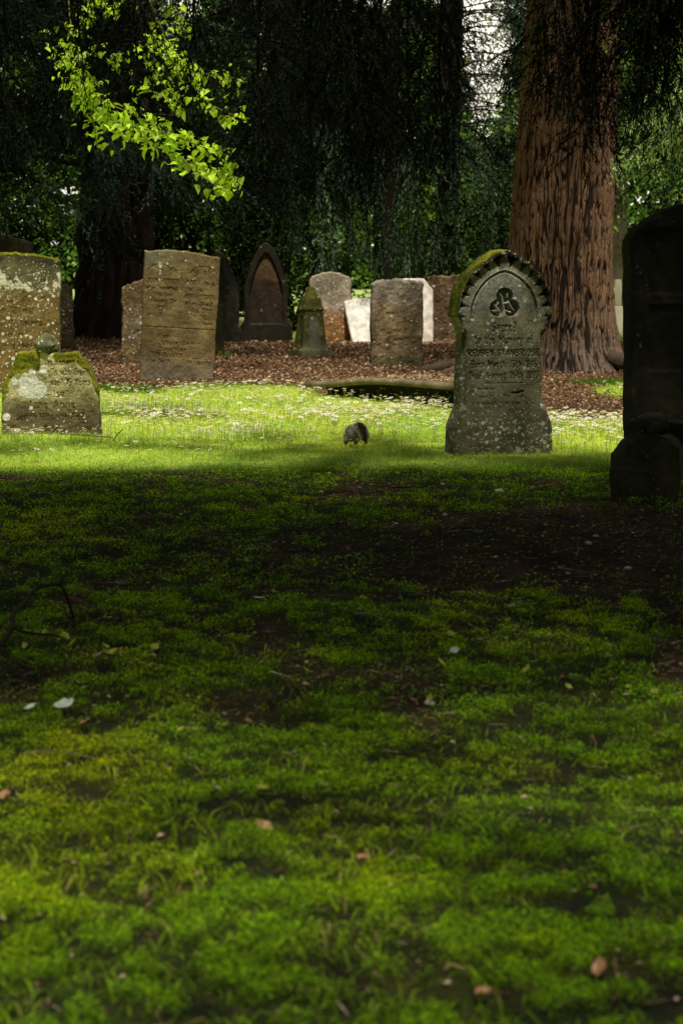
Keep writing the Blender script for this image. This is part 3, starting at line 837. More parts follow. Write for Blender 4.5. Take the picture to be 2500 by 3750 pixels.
# ------------------------------------------------------------------ stroke lettering (grid: x 0-9, y 0-9; baseline 2, x-height 6, capitals 8)
GL = {
 'a': (4, '16 36 32|35 14 13 12 32'), 'b': (4, '08 02 22 33 35 26 06'), 'c': (4, '36 16 05 03 12 32'), 'd': (4, '25 15 04 03 12 32|38 34 32|18 38'),
 'e': (4, '33 04 06 16 26 35 04|03 12 32'), 'f': (3, '28 18 07 02|05 25'), 'g': (4, '36 16 05 03 12 32|36 31 20 00'), 'h': (4, '08 02|06 26 35 31 20'),
 'i': (2, '06 02|08 08'), 'j': (2, '16 11 00'), 'k': (4, '08 02|36 04 32'), 'l': (2, '08 02 12'), 'm': (6, '06 02|06 25 22|26 45 42'), 'n': (4, '06 02|06 26 35 32'),
 'o': (4, '16 05 03 12 23 35 26 16'), 'p': (4, '06 00|06 26 35 33 22 02'), 'q': (4, '36 16 05 03 12 32|36 30'), 'r': (3, '06 02|06 15 26'), 's': (3, '26 06 04 24 22 02'),
 't': (3, '08 03 12 22|06 26'), 'u': (4, '06 03 12 32|36 32'), 'v': (4, '06 12 36'), 'w': (6, '06 12 25 42 56'), 'x': (4, '06 32|36 02'), 'y': (4, '06 03 12 32|36 31 20 00'), 'z': (3, '06 26 02 22'),
 'A': (5, '02 28 42|14 34'), 'B': (5, '08 02 32 43 44 35 05|35 46 47 38 08'), 'C': (5, '47 38 18 07 03 12 32 43'), 'D': (5, '08 02 32 43 47 38 08'), 'E': (4, '38 08 02 32|05 25'),
 'F': (4, '38 08 02|05 25'), 'G': (5, '47 38 18 07 03 12 32 43 45 25'), 'H': (5, '08 02|48 42|05 45'), 'I': (2, '08 02'), 'J': (4, '38 33 22 12 03'), 'K': (5, '08 02|48 05 42'),
 'L': (4, '08 02 32'), 'M': (7, '02 08 34 68 62'), 'N': (5, '02 08 42 48'), 'O': (5, '18 07 03 12 32 43 47 38 18'), 'P': (5, '02 08 38 47 46 35 05'), 'R': (5, '02 08 38 47 46 35 05|25 42'),
 'S': (4, '37 28 18 07 06 15 25 34 33 22 12 03'), 'T': (5, '08 48|28 22'), 'U': (5, '08 03 12 32 43 48'), 'V': (5, '08 22 48'), 'W': (7, '08 22 36 52 68'), 'Y': (5, '08 25 48|25 22'),
 '0': (4, '18 07 03 12 23 37 28 18'), '1': (2, '18 12'), '2': (4, '07 18 28 37 36 02 32'), '3': (4, '08 38 15 35 33 22 02'), '4': (4, '32 38 04 44'), '5': (4, '38 08 05 25 34 33 22 02'),
 '6': (4, '38 18 06 03 12 22 33 34 25 05'), '7': (4, '08 38 12'), '8': (4, '15 06 07 18 28 37 36 25 15 04 03 12 22 33 34 25'), '9': (4, '35 15 06 07 18 28 37 33 22 02'), ' ': (3, ''), '.': (2, '02 02'), '&': (5, '42 07 18 27 04 03 12 22 44'), ',': (2, '12 01'),
}


def text_segments(txt, x0, x1, zc, cap):
    """segments of a line of lettering between x0 and x1; cap = capital height"""
    w = sum(GL[c][0] + 1.4 for c in txt) - 1.4
    sx = (x1 - x0) / w; sz = cap / 6
    segs = []; cx = 0
    for c in txt:
        adv, g = GL[c]
        for pl in g.split('|'):
            if not pl: continue
            p = [(x0 + (cx + int(q[0])) * sx, zc + (int(q[1]) - 5) * sz) for q in pl.split()]
            segs += list(zip(p[:-1], p[1:]))
        cx += adv + 1.4
    return segs


def carve(D, Xg, Zg, segs, w, depth):
    """adds depth along segments to D (all arrays nz x nx)"""
    for (ax, az), (bx, bz) in segs:
        m = (Xg > min(ax, bx) - w * 2) & (Xg < max(ax, bx) + w * 2) & (Zg > min(az, bz) - w * 2) & (Zg < max(az, bz) + w * 2)
        if not m.any(): continue
        px_, pz_ = Xg[m], Zg[m]
        dx, dz = bx - ax, bz - az; L2 = dx * dx + dz * dz + 1e-12
        t = np.clip(((px_ - ax) * dx + (pz_ - az) * dz) / L2, 0, 1)
        d = np.hypot(px_ - ax - t * dx, pz_ - az - t * dz)
        D[m] = np.maximum(D[m], depth * sm(w, w * .35, d))
    return D


# ------------------------------------------------------------------ headstones
def slab(name, parent, W, top, thick, res, mat, seed, colf, mskf, relief=None, lines=(), rough=.004, rnd=.012, letter=.0045, z0=-.15, top_moss=.0, erode=.3):
    """W(z) half width, top(s) height of the head; front faces -Y"""
    s_n = max(12, int(2 * W(np.array([.3]))[0] / res)); H = float(np.max(top(np.linspace(-1, 1, 50))))
    z_n = max(20, int((H - z0) / res))
    s = np.linspace(-1, 1, s_n); v = np.linspace(0, 1, z_n)
    S, Vv = np.meshgrid(s, v)
    Zg = z0 + Vv * (top(S) - z0)
    Xg = S * W(Zg)
    e = np.minimum((1 - np.abs(S)) * W(Zg), (1 - Vv) * (top(S) - z0) * .8)
    rr = np.where(e < rnd, rnd - np.sqrt(np.maximum(rnd ** 2 - (rnd - e) ** 2, 0)), 0)
    D = np.zeros_like(Xg)
    for (txt, x0, x1, zc, cap, *dw) in lines:
        segs = text_segments(txt, x0, x1, zc, cap)
        carve(D, Xg, Zg, segs, letter * (dw[0] if dw else 1), .009 * (dw[1] if len(dw) > 1 else 1))
    D *= .8; D *= erode + (1 - erode) * sm(-.22, .12, fbm(Xg * 7, Zg * 7, 0, seed + 30))
    cut = D.copy()
    if relief is not None:
        D = np.maximum(D, 0) + relief(Xg, Zg, S, e)
    n1 = fbm(Xg * 6, Zg * 6, 0, seed) * rough * 1.6 + fbm(Xg * 40, Zg * 40, 0, seed + 2, 3) * rough * .8
    Yf = -thick / 2 + rr + D - n1
    jx = fbm(Zg * 9, 0, 3, seed + 4) * rough * 2.2 * np.sign(S) * np.abs(S) ** 6 * sm(-.1, .1, Zg)
    jz = fbm(S * 9, 0, 7, seed + 5) * rough * 2.2 * Vv ** 8
    Xg = Xg + jx; Zj = Zg + jz
    Yb = thick / 2 - rr
    nz, nx = Xg.shape
    front = np.stack([Xg, Yf, Zj], -1).reshape(-1, 3); back = np.stack([Xg, Yb, Zj], -1).reshape(-1, 3)
    idx = np.arange(nx * nz).reshape(nz, nx)
    Qf = np.stack([idx[:-1, :-1], idx[:-1, 1:], idx[1:, 1:], idx[1:, :-1]], -1).reshape(-1, 4)
    N0 = nx * nz
    Qb = Qf[:, ::-1] + N0
    peri = np.concatenate([idx[:, 0], idx[-1, 1:], idx[::-1, -1][1:]])   # left up, top, right down
    NT = max(4, int(thick / max(res * 1.6, .006)))
    fr, bk = front[peri], back[peri]
    rows = [peri]; vs = []
    o = 2 * N0
    for k in range(1, NT):
        t = k / NT
        p = fr * (1 - t) + bk * t
        nj = fbm(p[:, 0] * 14, p[:, 1] * 14, p[:, 2] * 14, seed + 8) * rough
        nrm = np.stack([np.sign(p[:, 0]) * (np.arange(len(peri)) < nz) + np.sign(p[:, 0]) * (np.arange(len(peri)) > len(peri) - nz), 0 * nj, ((np.arange(len(peri)) >= nz - 1) & (np.arange(len(peri)) <= len(peri) - nz)) * 1.0], -1)
        bul = rnd * .3 * math.sin(math.pi * t)
        p = p + nrm * (nj + bul)[:, None]
        vs.append(p); rows.append(np.arange(len(peri)) + o); o += len(peri)
    rows.append(peri + N0)
    Qs = []
    for k in range(len(rows) - 1):
        a, b = rows[k], rows[k + 1]
        Qs.append(np.stack([a[:-1], a[1:], b[1:], b[:-1]], -1))
    V = np.concatenate([front, back] + vs)
    Fq = np.concatenate([Qf, Qb] + Qs)
    # colours
    cf = colf(Xg, Zg, S, Vv) * (1 - .12 * np.clip(cut / .009, 0, 1)[..., None])
    mf = mskf(Xg, Zg, S, Vv)
    cfl, mfl = cf.reshape(-1, 3), mf.reshape(-1, 3).copy()
    sidec = cfl[peri]; sidem = mfl[peri].copy()
    ii = np.arange(len(peri)); istop = (ii >= nz - 1) & (ii <= len(peri) - nz)
    sidem[:, 0] = np.where(istop, np.maximum(sidem[:, 0], top_moss), sidem[:, 0])
    Call = np.concatenate([cfl, cfl] + [sidec] * (NT - 1)); Mall = np.concatenate([mfl, mfl * .3] + [sidem] * (NT - 1))
    return mesh_obj(name, V, Fq, mat, parent=parent, colr=np.clip(Call, .004, 1), msk=Mall, smooth=True)


def tones(a, b, c, seed, sc=3.):
    a, b, c = map(np.array, (a, b, c))
    def f(Xg, Zg, S, V):
        n = sm(-.3, .3, fbm(Xg * sc, Zg * sc, 0, seed))[..., None]
        m = sm(-.05, .35, fbm(Xg * sc * 1.7, Zg * sc * .8, 5, seed + 1))[..., None]
        return (a * (1 - n) + b * n) * (1 - m) + c * m
    return f


def ip(xs_, ys_): return lambda v: np.interp(v, xs_, ys_)
def flat_top(h, curve, shoulder=None):
    if shoulder is None: return lambda s: h - curve * np.abs(s) ** 2
    return lambda s: np.interp(np.abs(s), [p[0] for p in shoulder], [p[1] for p in shoulder])
def const(w): return lambda z: np.full(np.shape(z), w, dtype=float)


ROW = 'old headstones standing among the trees'
M1 = stone_mat('lichened_stone', 1.3, 34, 85, (.60, .64, .52), .45)
M2 = stone_mat('brown_stone', 4.1, 22, 60, (.62, .58, .48), .35)
M3 = stone_mat('pale_stone', 7.7, 26, 70, (.75, .72, .66), .35)
M4 = stone_mat('dark_stone', 9.9, 20, 60, (.16, .15, .11), .3)
M5 = stone_mat('mossy_stone', 2.9, 16, 60, (.8, .8, .74), .5)

# --- A: the pointed-arch stone with a hood and trefoil
A_c, A_h, A_a = .060, .25, .197
A_R = A_a + A_c
def arch_sdf(X, Z, zc=.825):
    dz = Z - zc
    up = np.hypot(np.abs(X) + A_c, dz) - A_R
    return np.where(dz > 0, up, np.abs(X) - A_a)


def petal_mask(X, Z, zc=.825):
    best = np.full(X.shape, -1.0)
    for sg in (1, -1):
        for k in range(7):
            if k == 6:
                if sg == -1: continue
                nx, nz = 0., 1.; px_, pz_ = 0., zc + A_h
            else:
                th = (k + .35) / 6.3 * math.acos(A_c / A_R)
                nx, nz = sg * math.cos(th), math.sin(th)
                px_, pz_ = sg * (-A_c + A_R * math.cos(th)), zc + A_R * math.sin(th)
            u = (X - px_) * nx + (Z - pz_) * nz
            t = -(X - px_) * nz + (Z - pz_) * nx
            L = .108 if k < 6 else .118
            q = np.clip((u + .015) / (L + .015), 0, 1)
            half = .0325 * np.maximum(1 - (np.abs(q - .42) / .585) ** 2.3, 0)
            m = sm(-.003, .003, half - np.abs(t)) * (u > -.02) * (u < L)
            best = np.maximum(best, m)
    return np.clip(best, 0, 1)


def A_relief(X, Z, S, e):
    d = arch_sdf(X, Z)
    above = (Z > .815)
    D = np.zeros_like(X)
    # spandrel between inner arch and hood is sunk, petals stand in it
    rim = np.minimum((1 - np.abs(S)) * .3, 9)
    topz = np.interp(np.abs(S), [0, .1, .2, .47, .73, .85, .93, 1.0], [1.212, 1.203, 1.19, 1.14, 1.068, 1.01, .95, .824])
    rim = np.minimum(rim * 1.0, (topz - Z) * .75)
    sunk = sm(.018, .026, rim) * sm(.018, .024, d) * above
    pet = petal_mask(X, Z)
    dome = .012 * (1 - pet)
    D += sunk * (.055 * (1 - pet) + .004)
    D -= above * sm(.03, .022, rim) * .018 * sm(.005, .015, d)            # hood stands proud
    g = np.exp(-((d - .008) / .0055) ** 2) * (Z > .80)
    D += .022 * g
    # trefoil with carved lilies
    tre = np.minimum.reduce([np.hypot(X - .0, Z - .935) - .05, np.hypot(X + .042, Z - .868) - .048, np.hypot(X - .042, Z - .868) - .048])
    t = sm(.003, -.003, tre)
    T = np.zeros_like(X)
    for sg, w in ((((-.028, .955), (-.012, .93)), .011), (((-.012, .93), (.002, .85)), .010), (((.002, .85), (.0, .83)), .012), (((.028, .905), (.045, .872)), .011), (((.045, .872), (.066, .852)), .009),
                  (((.005, .853), (.04, .842)), .011), (((-.06, .885), (-.035, .862)), .014), (((-.052, .855), (-.03, .85)), .012), (((.02, .955), (.022, .93)), .009), (((-.07, .852), (-.05, .846)), .011), (((.01, .895), (.03, .9)), .009), (((-.035, .9), (-.04, .885)), .009)):
        carve(T, X, Z, [sg], w, .034)
    D += t * (.045 - T)
    # narrow side shafts stand back from the inscribed panel
    sh = sm(.228, .236, np.abs(X)) * sm(.27, .31, Z) * sm(.735, .70, Z)
    D += .040 * sh
    boss = np.hypot((np.abs(X) - .262) / .022, (Z - .738) / .014)
    D -= .012 * sm(1.2, .6, boss)
    cr = np.abs(Z - (.372 + .12 * (X - .09)) + .003 * np.sin(X * 90)) / (.004 + .006 * sm(.05, 0, np.abs(X - .09)))
    D += .022 * sm(1, .4, cr) * sm(.045, .03, np.abs(X - .085))
    D += .004 * sm(.0025, .001, np.abs(Z - .428)) * (np.abs(X) < .12)
    return D


def A_top(s): return np.interp(np.abs(s), [0, .1, .2, .47, .73, .85, .93, 1.0], [1.212, 1.203, 1.19, 1.14, 1.068, 1.01, .95, .824])
A_W = ip([-.2, .17, .19, .275, .30, .70, .735, .75, .79, .822, .86, 2], [.312, .307, .300, .264, .258, .252, .262, .258, .27, .300, .30, .30])
def A_col(X, Z, S, V):
    n = fbm(X * 5, Z * 5, 0, 501)[..., None]; m = fbm(X * 13, Z * 9, 0, 502)[..., None]
    base = np.array([.122, .115, .072]) + n * np.array([.05, .045, .03])
    base = base + sm(.45, .0, Z)[..., None] * (np.array([.09, .075, .055]) - base) * .7
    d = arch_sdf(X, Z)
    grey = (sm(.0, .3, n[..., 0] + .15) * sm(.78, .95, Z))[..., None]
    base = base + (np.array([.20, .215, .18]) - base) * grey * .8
    sunk = (sm(.018, .026, d) * (Z > .815) * (1 - petal_mask(X, Z)))[..., None]  # mask for recess shade painted into the sunk ground between petals
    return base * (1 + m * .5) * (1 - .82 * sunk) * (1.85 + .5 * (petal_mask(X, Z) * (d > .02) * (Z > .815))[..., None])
def A_msk(X, Z, S, V):
    lic = .42 + .5 * sm(.35, .12, Z) * sm(.0, .2, fbm(X * 4, Z * 4, 0, 507) + .12) + .25 * sm(.85, 1.0, Z) + .10 * sm(-.1, .4, fbm(X * 6, Z * 6, 0, 508))
    rim = (A_top(S) - Z) * .75
    moss = .42 * sm(.022, .0, rim) + .3 * sm(.1, -.2, X) * sm(.02, .0, rim)
    moss = np.where(Z > .82, moss, .1 * sm(-.2, -.3, X))
    crust = .12 * sm(.0, .3, fbm(X * 7, Z * 7, 0, 509)) * (Z > .8) + .56 * sm(.02, .22, fbm(X * 14, Z * 14, 0, 510)) * sm(.36, .22, Z) * sm(-.25, .1, X)
    return np.stack([moss, np.clip(lic, 0, .8), crust], -1)


A_lines = [('Sacred', -.074, .074, .757, .052, 1.25, 1.2), ('to the Memory of', -.182, .182, .683, .044, 1.1, 1.2), ('REUBEN STANBRIDGE', -.225, .222, .606, .036, 1.15, 1.3),
           ('Born March 15th 1846', -.205, .205, .540, .038, 1.0, 1.1), ('Died August 26th 1873', -.218, .222, .474, .038, 1.0, 1.1),
           ('his end was', -.17, -.05, .396, .018, .7, .6), ('peace in the Lord', -.15, .12, .350, .02, .7, .6), ('blessed are the dead', -.17, .2, .310, .018, .7, .6)]
t = thing('headstone', 'arch topped lichened headstone with mossy hood, petal carving and trefoil', 'headstone', (.932, 14.31, 0), (R(0), 0, R(17)), ROW)
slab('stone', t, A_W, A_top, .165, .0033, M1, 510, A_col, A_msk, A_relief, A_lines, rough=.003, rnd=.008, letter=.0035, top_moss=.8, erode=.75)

# --- B: low stone with cut corners, moss and big white lichen
def B_top(s): return np.interp(s, [-1, -.62, -.3, 0, .3, .58, .82, 1], [.31, .545, .555, .535, .535, .545, .44, .30])
def B_msk(X, Z, S, V):
    n = fbm(X * 8, Z * 8, 0, 521)
    edge = B_top(S) - Z
    moss = .9 * sm(.19, .05, edge - n * .12) * sm(.02, -.08, X) + .75 * sm(.07, .02, edge - n * .06) * sm(-.01, .04, X) * 1.0
    moss *= 1 - .9 * sm(.05, .03, np.abs(X + .015)) * (edge < .1)
    crust = .85 * sm(.15, .07, np.hypot((X + .13) / 1.05, (Z - .305) / .85) - n * .09)
    for (a, b, q) in ((.03, .345, .012), (.055, .365, .011), (.105, .35, .013), (.03, .32, .012), (.14, .36, .008), (.12, .325, .007), (.045, .262, .014), (.018, .262, .01), (.165, .27, .009), (.16, .345, .009), (.19, .25, .008)):
        crust = np.maximum(crust, .75 * sm(q, q * .4, np.hypot(X - a, Z - b)))
    return np.stack([np.clip(moss, 0, 1), .12 + 0 * X, crust], -1)
def B_col(X, Z, S, V):
    n = fbm(X * 6, Z * 6, 0, 525)[..., None]
    a = np.array([.52, .47, .24]); b = np.array([.19, .15, .085])
    k = sm(.30, .10, Z)[..., None]
    c = (a * (1 - k) + b * k) * (1 + .55 * n)
    return c + sm(.5, .54, Z)[..., None] * sm(.06, .03, np.abs(X))[..., None] * np.array([.12, .11, .09])
B_lines = [('the memory of', -.03, .22, .478, .042), ('ells who died', -.01, .24, .412, .044), ('1807 aged 75 Years', -.09, .27, .344, .042), ('Also', -.01, .10, .272, .042), ('A Jane Anne', -.22, .17, .2, .05), ('Joseph Hills who died', -.22, .22, .118, .044), ('Also 20th Sepr Susthings', -.26, .27, .04, .04)]
t = thing('headstone', 'low eight sided headstone with yellow moss, a white lichen patch and a rock on top', 'headstone', (-1.905, 15.9, 0), (0, R(-.6), R(-3)), ROW)
slab('stone', t, ip([-.2, .3, .6], [.325, .322, .322]), B_top, .11, .0036, M5, 520, B_col, B_msk, None, B_lines, rough=.006, rnd=.012, letter=.0045, top_moss=.75)

# rock resting on it
def rock(name, loc, size, seed, colr, mat, moss=0., lic=0., sub=4, parent=None, rough=.28):
    bm = bmesh.new(); bmesh.ops.create_icosphere(bm, subdivisions=sub, radius=1)
    V = np.array([v.co[:] for v in bm.verts]); Fc = np.array([[v.index for v in f.verts] for f in bm.faces]); bm.free()
    d = 1 + rough * fbm(V[:, 0] * 1.1, V[:, 1] * 1.1, V[:, 2] * 1.1, seed) * 1.6 + .06 * fbm(V[:, 0] * 5, V[:, 1] * 5, V[:, 2] * 5, seed + 1)
    V2 = V * d[:, None] * np.array(size)
    V2[:, 2] = np.maximum(V2[:, 2], -size[2] * .72)
    V2[:, 2] += size[2] * .72
    n_ = fbm(V[:, 0] * 3, V[:, 1] * 3, V[:, 2] * 3, seed + 4)[:, None]
    c = np.array(colr) * (1 + .7 * n_)
    m = np.stack([moss + 0 * n_[:, 0], lic + 0 * n_[:, 0], 0 * n_[:, 0]], -1)
    return mesh_obj(name, V2, Fc, mat, parent=parent, colr=np.clip(c, .01, 1), msk=m, smooth=True, loc=loc)
o = rock('rock', (-1.93, 15.9, .533), (.082, .065, .078), 533, (.17, .17, .11), M5, .40, .45, rough=.5)
tag(o, 'mossy rock resting on top of the low eight sided headstone', 'rock')

# --- C: tall lichened stone behind it, left
def C_msk(X, Z, S, V):
    band = sm(.14, .05, np.abs(Z - .98 - .05 * fbm(X * 3, 0, 0, 541))) * sm(-.15, .25, fbm(X * 9, Z * 9, 0, 543) + .05)
    lic = .22 + .4 * sm(.7, .95, Z) * sm(1.1, 1.0, Z)
    moss = .5 * sm(.03, 0, C_top(S) - Z) + .3 * sm(.14, .04, C_top(S) - Z)
    return np.stack([moss, lic, band * .62], -1)
def C_col(X, Z, S, V):
    n = fbm(X * 4, Z * 4, 0, 545)[..., None]; m = fbm(X * 2, Z * 1.2, 5, 546)[..., None]
    c = np.array([.225, .145, .058]) * (1 + .5 * n) + m * np.array([.05, .02, -.005])
    c = c + sm(.75, 1.05, Z)[..., None] * (np.array([.16, .15, .09]) - c) * .8
    c = c * (1 - .6 * sm(.13, .02, (C_top(S) - Z) + .05 * n[..., 0])[..., None])
    return c
C_top = flat_top(1.19, .055)
C_lines = [('In Memory of', -.25, .25, .90, .05), ('WILLIAM', -.3, .3, .80, .045), ('who died', -.2, .2, .70, .045), ('Aged 70 Years', -.27, .27, .60, .045), ('Also of', -.15, .15, .5, .045), ('ANN his Wife', -.28, .28, .4, .045)]
t = thing('headstone', 'tall orange brown headstone with white lichen patches behind the low mossy stone', 'headstone', (-2.80, 20.5, 0), (0, R(.8), R(4)), ROW)
slab('stone', t, const(.415), C_top, .11, .006, M3, 540, C_col, C_msk, None, C_lines, rough=.006, letter=.007, top_moss=.6)

# --- D: slim grey-green stone peeking out behind C
t = thing('headstone', 'narrow grey green headstone just right of the tall orange brown one', 'headstone', (-3.52, 29.4, 0), (0, R(-1.8), R(4)), ROW)
slab('stone', t, const(.285), flat_top(.80, .0, [(0, .80), (.8, .80), (1, .74)]), .1, .009, M3, 550, tones((.20, .18, .10), (.13, .11, .055), (.25, .27, .19), 551), lambda X, Z, S, V: np.stack([.5 * sm(.05, 0, .8 - Z), .25 + 0 * X, .3 * sm(.1, .3, fbm(X * 6, Z * 6, 0, 555))], -1), rough=.008)

# --- E: big dark slab behind at far left
t = thing('headstone', 'wide dark headstone rising behind the tall orange brown one at the left edge', 'headstone', (-4.05, 28.3, 0), (0, 0, R(3)), ROW)
slab('stone', t, const(.47), flat_top(1.39, .10), .13, .012, M4, 560, tones((.05, .04, .018), (.035, .03, .015), (.06, .05, .02), 561), lambda X, Z, S, V: np.stack([.2 + 0 * X, .05 + 0 * X, 0 * X], -1))

# --- F: stone half hidden behind G
F_top = ip([-1, -.2, 1], [.82, .90, .93])
t = thing('headstone', 'smaller brown headstone with a sloping top half hidden by the tall leaning one', 'headstone', (-2.07, 25.8, 0), (0, R(.8), R(-2)), ROW)
slab('stone', t, const(.265), F_top, .1, .009, M3, 570, tones((.26, .19, .09), (.2, .135, .06), (.3, .27, .18), 571), lambda X, Z, S, V: np.stack([.25 * sm(.15, 0, Z), .22 + 0 * X, .25 * sm(.3, .1, Z)], -1), rough=.009)

# --- G: tall leaning stone with two columns of lettering
G_top = lambda s: np.interp(s, [-1, -.5, 0, .5, 1], [1.18, 1.205, 1.205, 1.185, 1.155])
def G_relief(X, Z, S, e):
    D = 0 * X
    D += .006 * sm(.004, .001, np.abs(X - .0)) * (Z > .49) * (Z < 1.0)
    D += .007 * sm(.004, .001, np.abs(Z - .49))
    for sg in (-1, 1):
        rr_ = np.hypot(X - sg * .2, Z - .93); D += .005 * sm(.005, .001, np.abs(rr_ - .14)) * (Z > .99)
    return D
def G_col(X, Z, S, V):
    n = fbm(X * 3, Z * 3, 0, 581)[..., None]; m = fbm(X * 9, Z * 9, 0, 582)[..., None]
    c = np.array([.235, .17, .075]) + n * np.array([.08, .055, .02]) 
    c = c * (1 + .35 * m)
    c = c + (sm(.28, .05, Z + .1 * n[..., 0]))[..., None] * (np.array([.27, .24, .18]) - c) * .75
    c = c + (sm(.95, 1.15, Z + .15 * n[..., 0]) * sm(.2, -.3, X))[..., None] * (np.array([.19, .18, .12]) - c) * .8
    return c
def G_msk(X, Z, S, V):
    crust = np.zeros_like(X)
    for (a, b, q) in ((-.205, 1.075, .03), (-.20, 1.045, .022), (-.14, 1.08, .02), (-.20, 1.01, .014), (-.2, .985, .014), (-.205, .93, .017), (-.18, .935, .012), (.03, 1.115, .014), (.09, 1.115, .01), (.28, 1.07, .018), (.3, 1.02, .009), (-.28, .76, .014), (-.1, 1.14, .012)):
        crust = np.maximum(crust, .75 * sm(q, q * .4, np.hypot(X - a, Z - b)))
    crust = np.maximum(crust, .35 * sm(.12, .04, Z) * sm(0, .3, fbm(X * 8, Z * 8, 0, 588)))
    moss = .3 * sm(.02, 0, G_top(S) - Z) + .25 * sm(-.33, -.35, X)
    return np.stack([moss, .05 + 0 * X, crust], -1)
G_lines = [('In Memory of', -.24, .27, 1.02, .05, 1.1, 1.2), ('JOHN WEBBER', -.31, -.03, .915, .04), ('who departed', -.32, -.03, .85, .032), ('this Life', -.24, -.08, .79, .03), ('January 24', -.30, -.04, .73, .036), ('1828', -.22, -.1, .665, .042), ('aged 68 Years', -.31, -.04, .60, .032),
           ('ANN his', .04, .31, .915, .042), ('Wife', .07, .2, .85, .04), ('JOHN WEBBER', .03, .31, .785, .04), ('she died', .05, .3, .72, .032), ('July 17th', .06, .3, .66, .034), ('1836', .12, .25, .595, .038), ('aged 80 Years', .04, .31, .54, .028),
           ('Also of', -.2, .0, .41, .04), ('their Son and', -.15, .28, .35, .034), ('Daughter', -.18, .08, .29, .036), ('JOHN & ANN WEBBER', -.3, .3, .235, .044), ('who both died in youth', -.29, .3, .175, .034)]
t = thing('headstone', 'tall brown headstone leaning right with lettering in two columns', 'headstone', (-1.535, 22.5, 0), (R(-1), R(3.3), R(7)), ROW)
slab('stone', t, ip([-.2, 0, 1.3], [.338, .340, .352]), G_top, .10, .005, M2, 580, G_col, G_msk, G_relief, G_lines, rough=.004, letter=.0055, top_moss=.45)

# --- H: low green edge behind G
t = thing('headstone', 'low green stained headstone peeping out right of the tall leaning one', 'headstone', (-1.585, 27.6, 0), (0, R(-1), R(3)), ROW)
slab('stone', t, const(.25), flat_top(.60, .0, [(0, .62), (.7, .62), (1, .57)]), .1, .011, M2, 590, tones((.045, .05, .02), (.03, .035, .014), (.06, .06, .03), 591), lambda X, Z, S, V: np.stack([.42 * sm(.2, .05, Z) + .1, 0 * X, 0 * X], -1))

# --- I, J: dark gothic stones
def goth_top(h, sp, p=1.7):
    return lambda s: sp + (h - sp) * (1 - np.abs(s) ** p) ** .8
t = thing('headstone', 'dark pointed headstone half hidden between the leaning stone and the gothic one', 'headstone', (-1.60, 31.6, 0), (0, 0, R(5)), ROW)
slab('stone', t, ip([-.2, .18, .22, 1.5], [.30, .30, .265, .265]), goth_top(1.20, .66), .13, .01, M4, 600, tones((.035, .034, .018), (.02, .02, .012), (.05, .05, .03), 601), lambda X, Z, S, V: np.stack([.15 + 0 * X, .1 + 0 * X, 0 * X], -1))
def J_relief(X, Z, S, e):
    hw = .225
    top = .62 + .56 * (1 - np.clip(np.abs(X) / hw, 0, 1) ** 1.7) ** .8
    ins = sm(0, .012, hw - np.abs(X)) * sm(0, .02, top - Z) * (Z > .24)
    return .035 * ins
def J_col(X, Z, S, V):
    n = fbm(X * 5, Z * 5, 0, 611)[..., None]
    d = np.array([.028, .023, .014])
    hw = .225; top = .62 + .56 * (1 - np.clip(np.abs(X) / hw, 0, 1) ** 1.7) ** .8
    ins = (sm(0, .012, hw - np.abs(X)) * sm(0, .02, top - Z) * (Z > .24))[..., None]
    p = np.array([.11, .068, .032]) * (1 + .4 * n)
    p = p + sm(.84, .78, Z + .02 * n[..., 0])[..., None] * (np.array([.045, .03, .018]) - p)
    return d + (p - d) * ins
t = thing('headstone', 'large dark gothic headstone with a sunk orange brown panel', 'headstone', (-1.0, 32.2, 0), (0, 0, R(2)), ROW)
slab('stone', t, ip([-.2, .20, .25, .29, 1.5], [.35, .345, .31, .285, .285]), goth_top(1.31, .68), .16, .008, M4, 610, J_col, lambda X, Z, S, V: np.stack([.1 * sm(.3, .1, Z), .06 + 0 * X, 0 * X], -1), J_relief)

# --- K: small square pedestal monument with gabled cap
def box_rows(prof, n=14, seed=0, rough=.004):
    """prof = [(z, half)] square plan tower with rounded-ish corners; returns V,Q"""
    Vs = []; per = []
    for k in range(4):
        a0 = np.array([(-1, -1), (1, -1), (1, 1), (-1, 1)][k], float); a1 = np.array([(1, -1), (1, 1), (-1, 1), (-1, -1)][k], float)
        for t_ in np.linspace(0, 1, n, endpoint=False): per.append(a0 + (a1 - a0) * t_)
    per = np.array(per)
    cr = np.abs(per).min(1) > .97
    per[cr] *= .975
    for z, h in prof: Vs.append(np.column_stack([per * h, np.full(len(per), z)]))
    V = np.concatenate(Vs); m = len(per); i = np.arange(len(V)).reshape(len(prof), m)
    Q = np.stack([i[:-1], np.roll(i[:-1], -1, 1), np.roll(i[1:], -1, 1), i[1:]], -1).reshape(-1, 4)
    V = V + np.stack([fbm(V[:, 0] * 20, V[:, 1] * 20, V[:, 2] * 20, seed + q) for q in range(3)], -1) * rough
    return V, Q, i


prof = [(-.1, .172), (.09, .172), (.105, .166), (.125, .150), (.135, .146)]
prof += [(z, .145 - .038 * (z - .13) / .42) for z in np.linspace(.14, .54, 18)]
prof += [(.545, .113), (.575, .113), (.58, .104), (.62, .101), (.66, .094), (.69, .086), (.695, .074), (.715, .072), (.72, .060), (.75, .054), (.755, .044), (.785, .042), (.80, .034), (.808, .012)]
V, Q, _i = box_rows(prof, 14, 620)
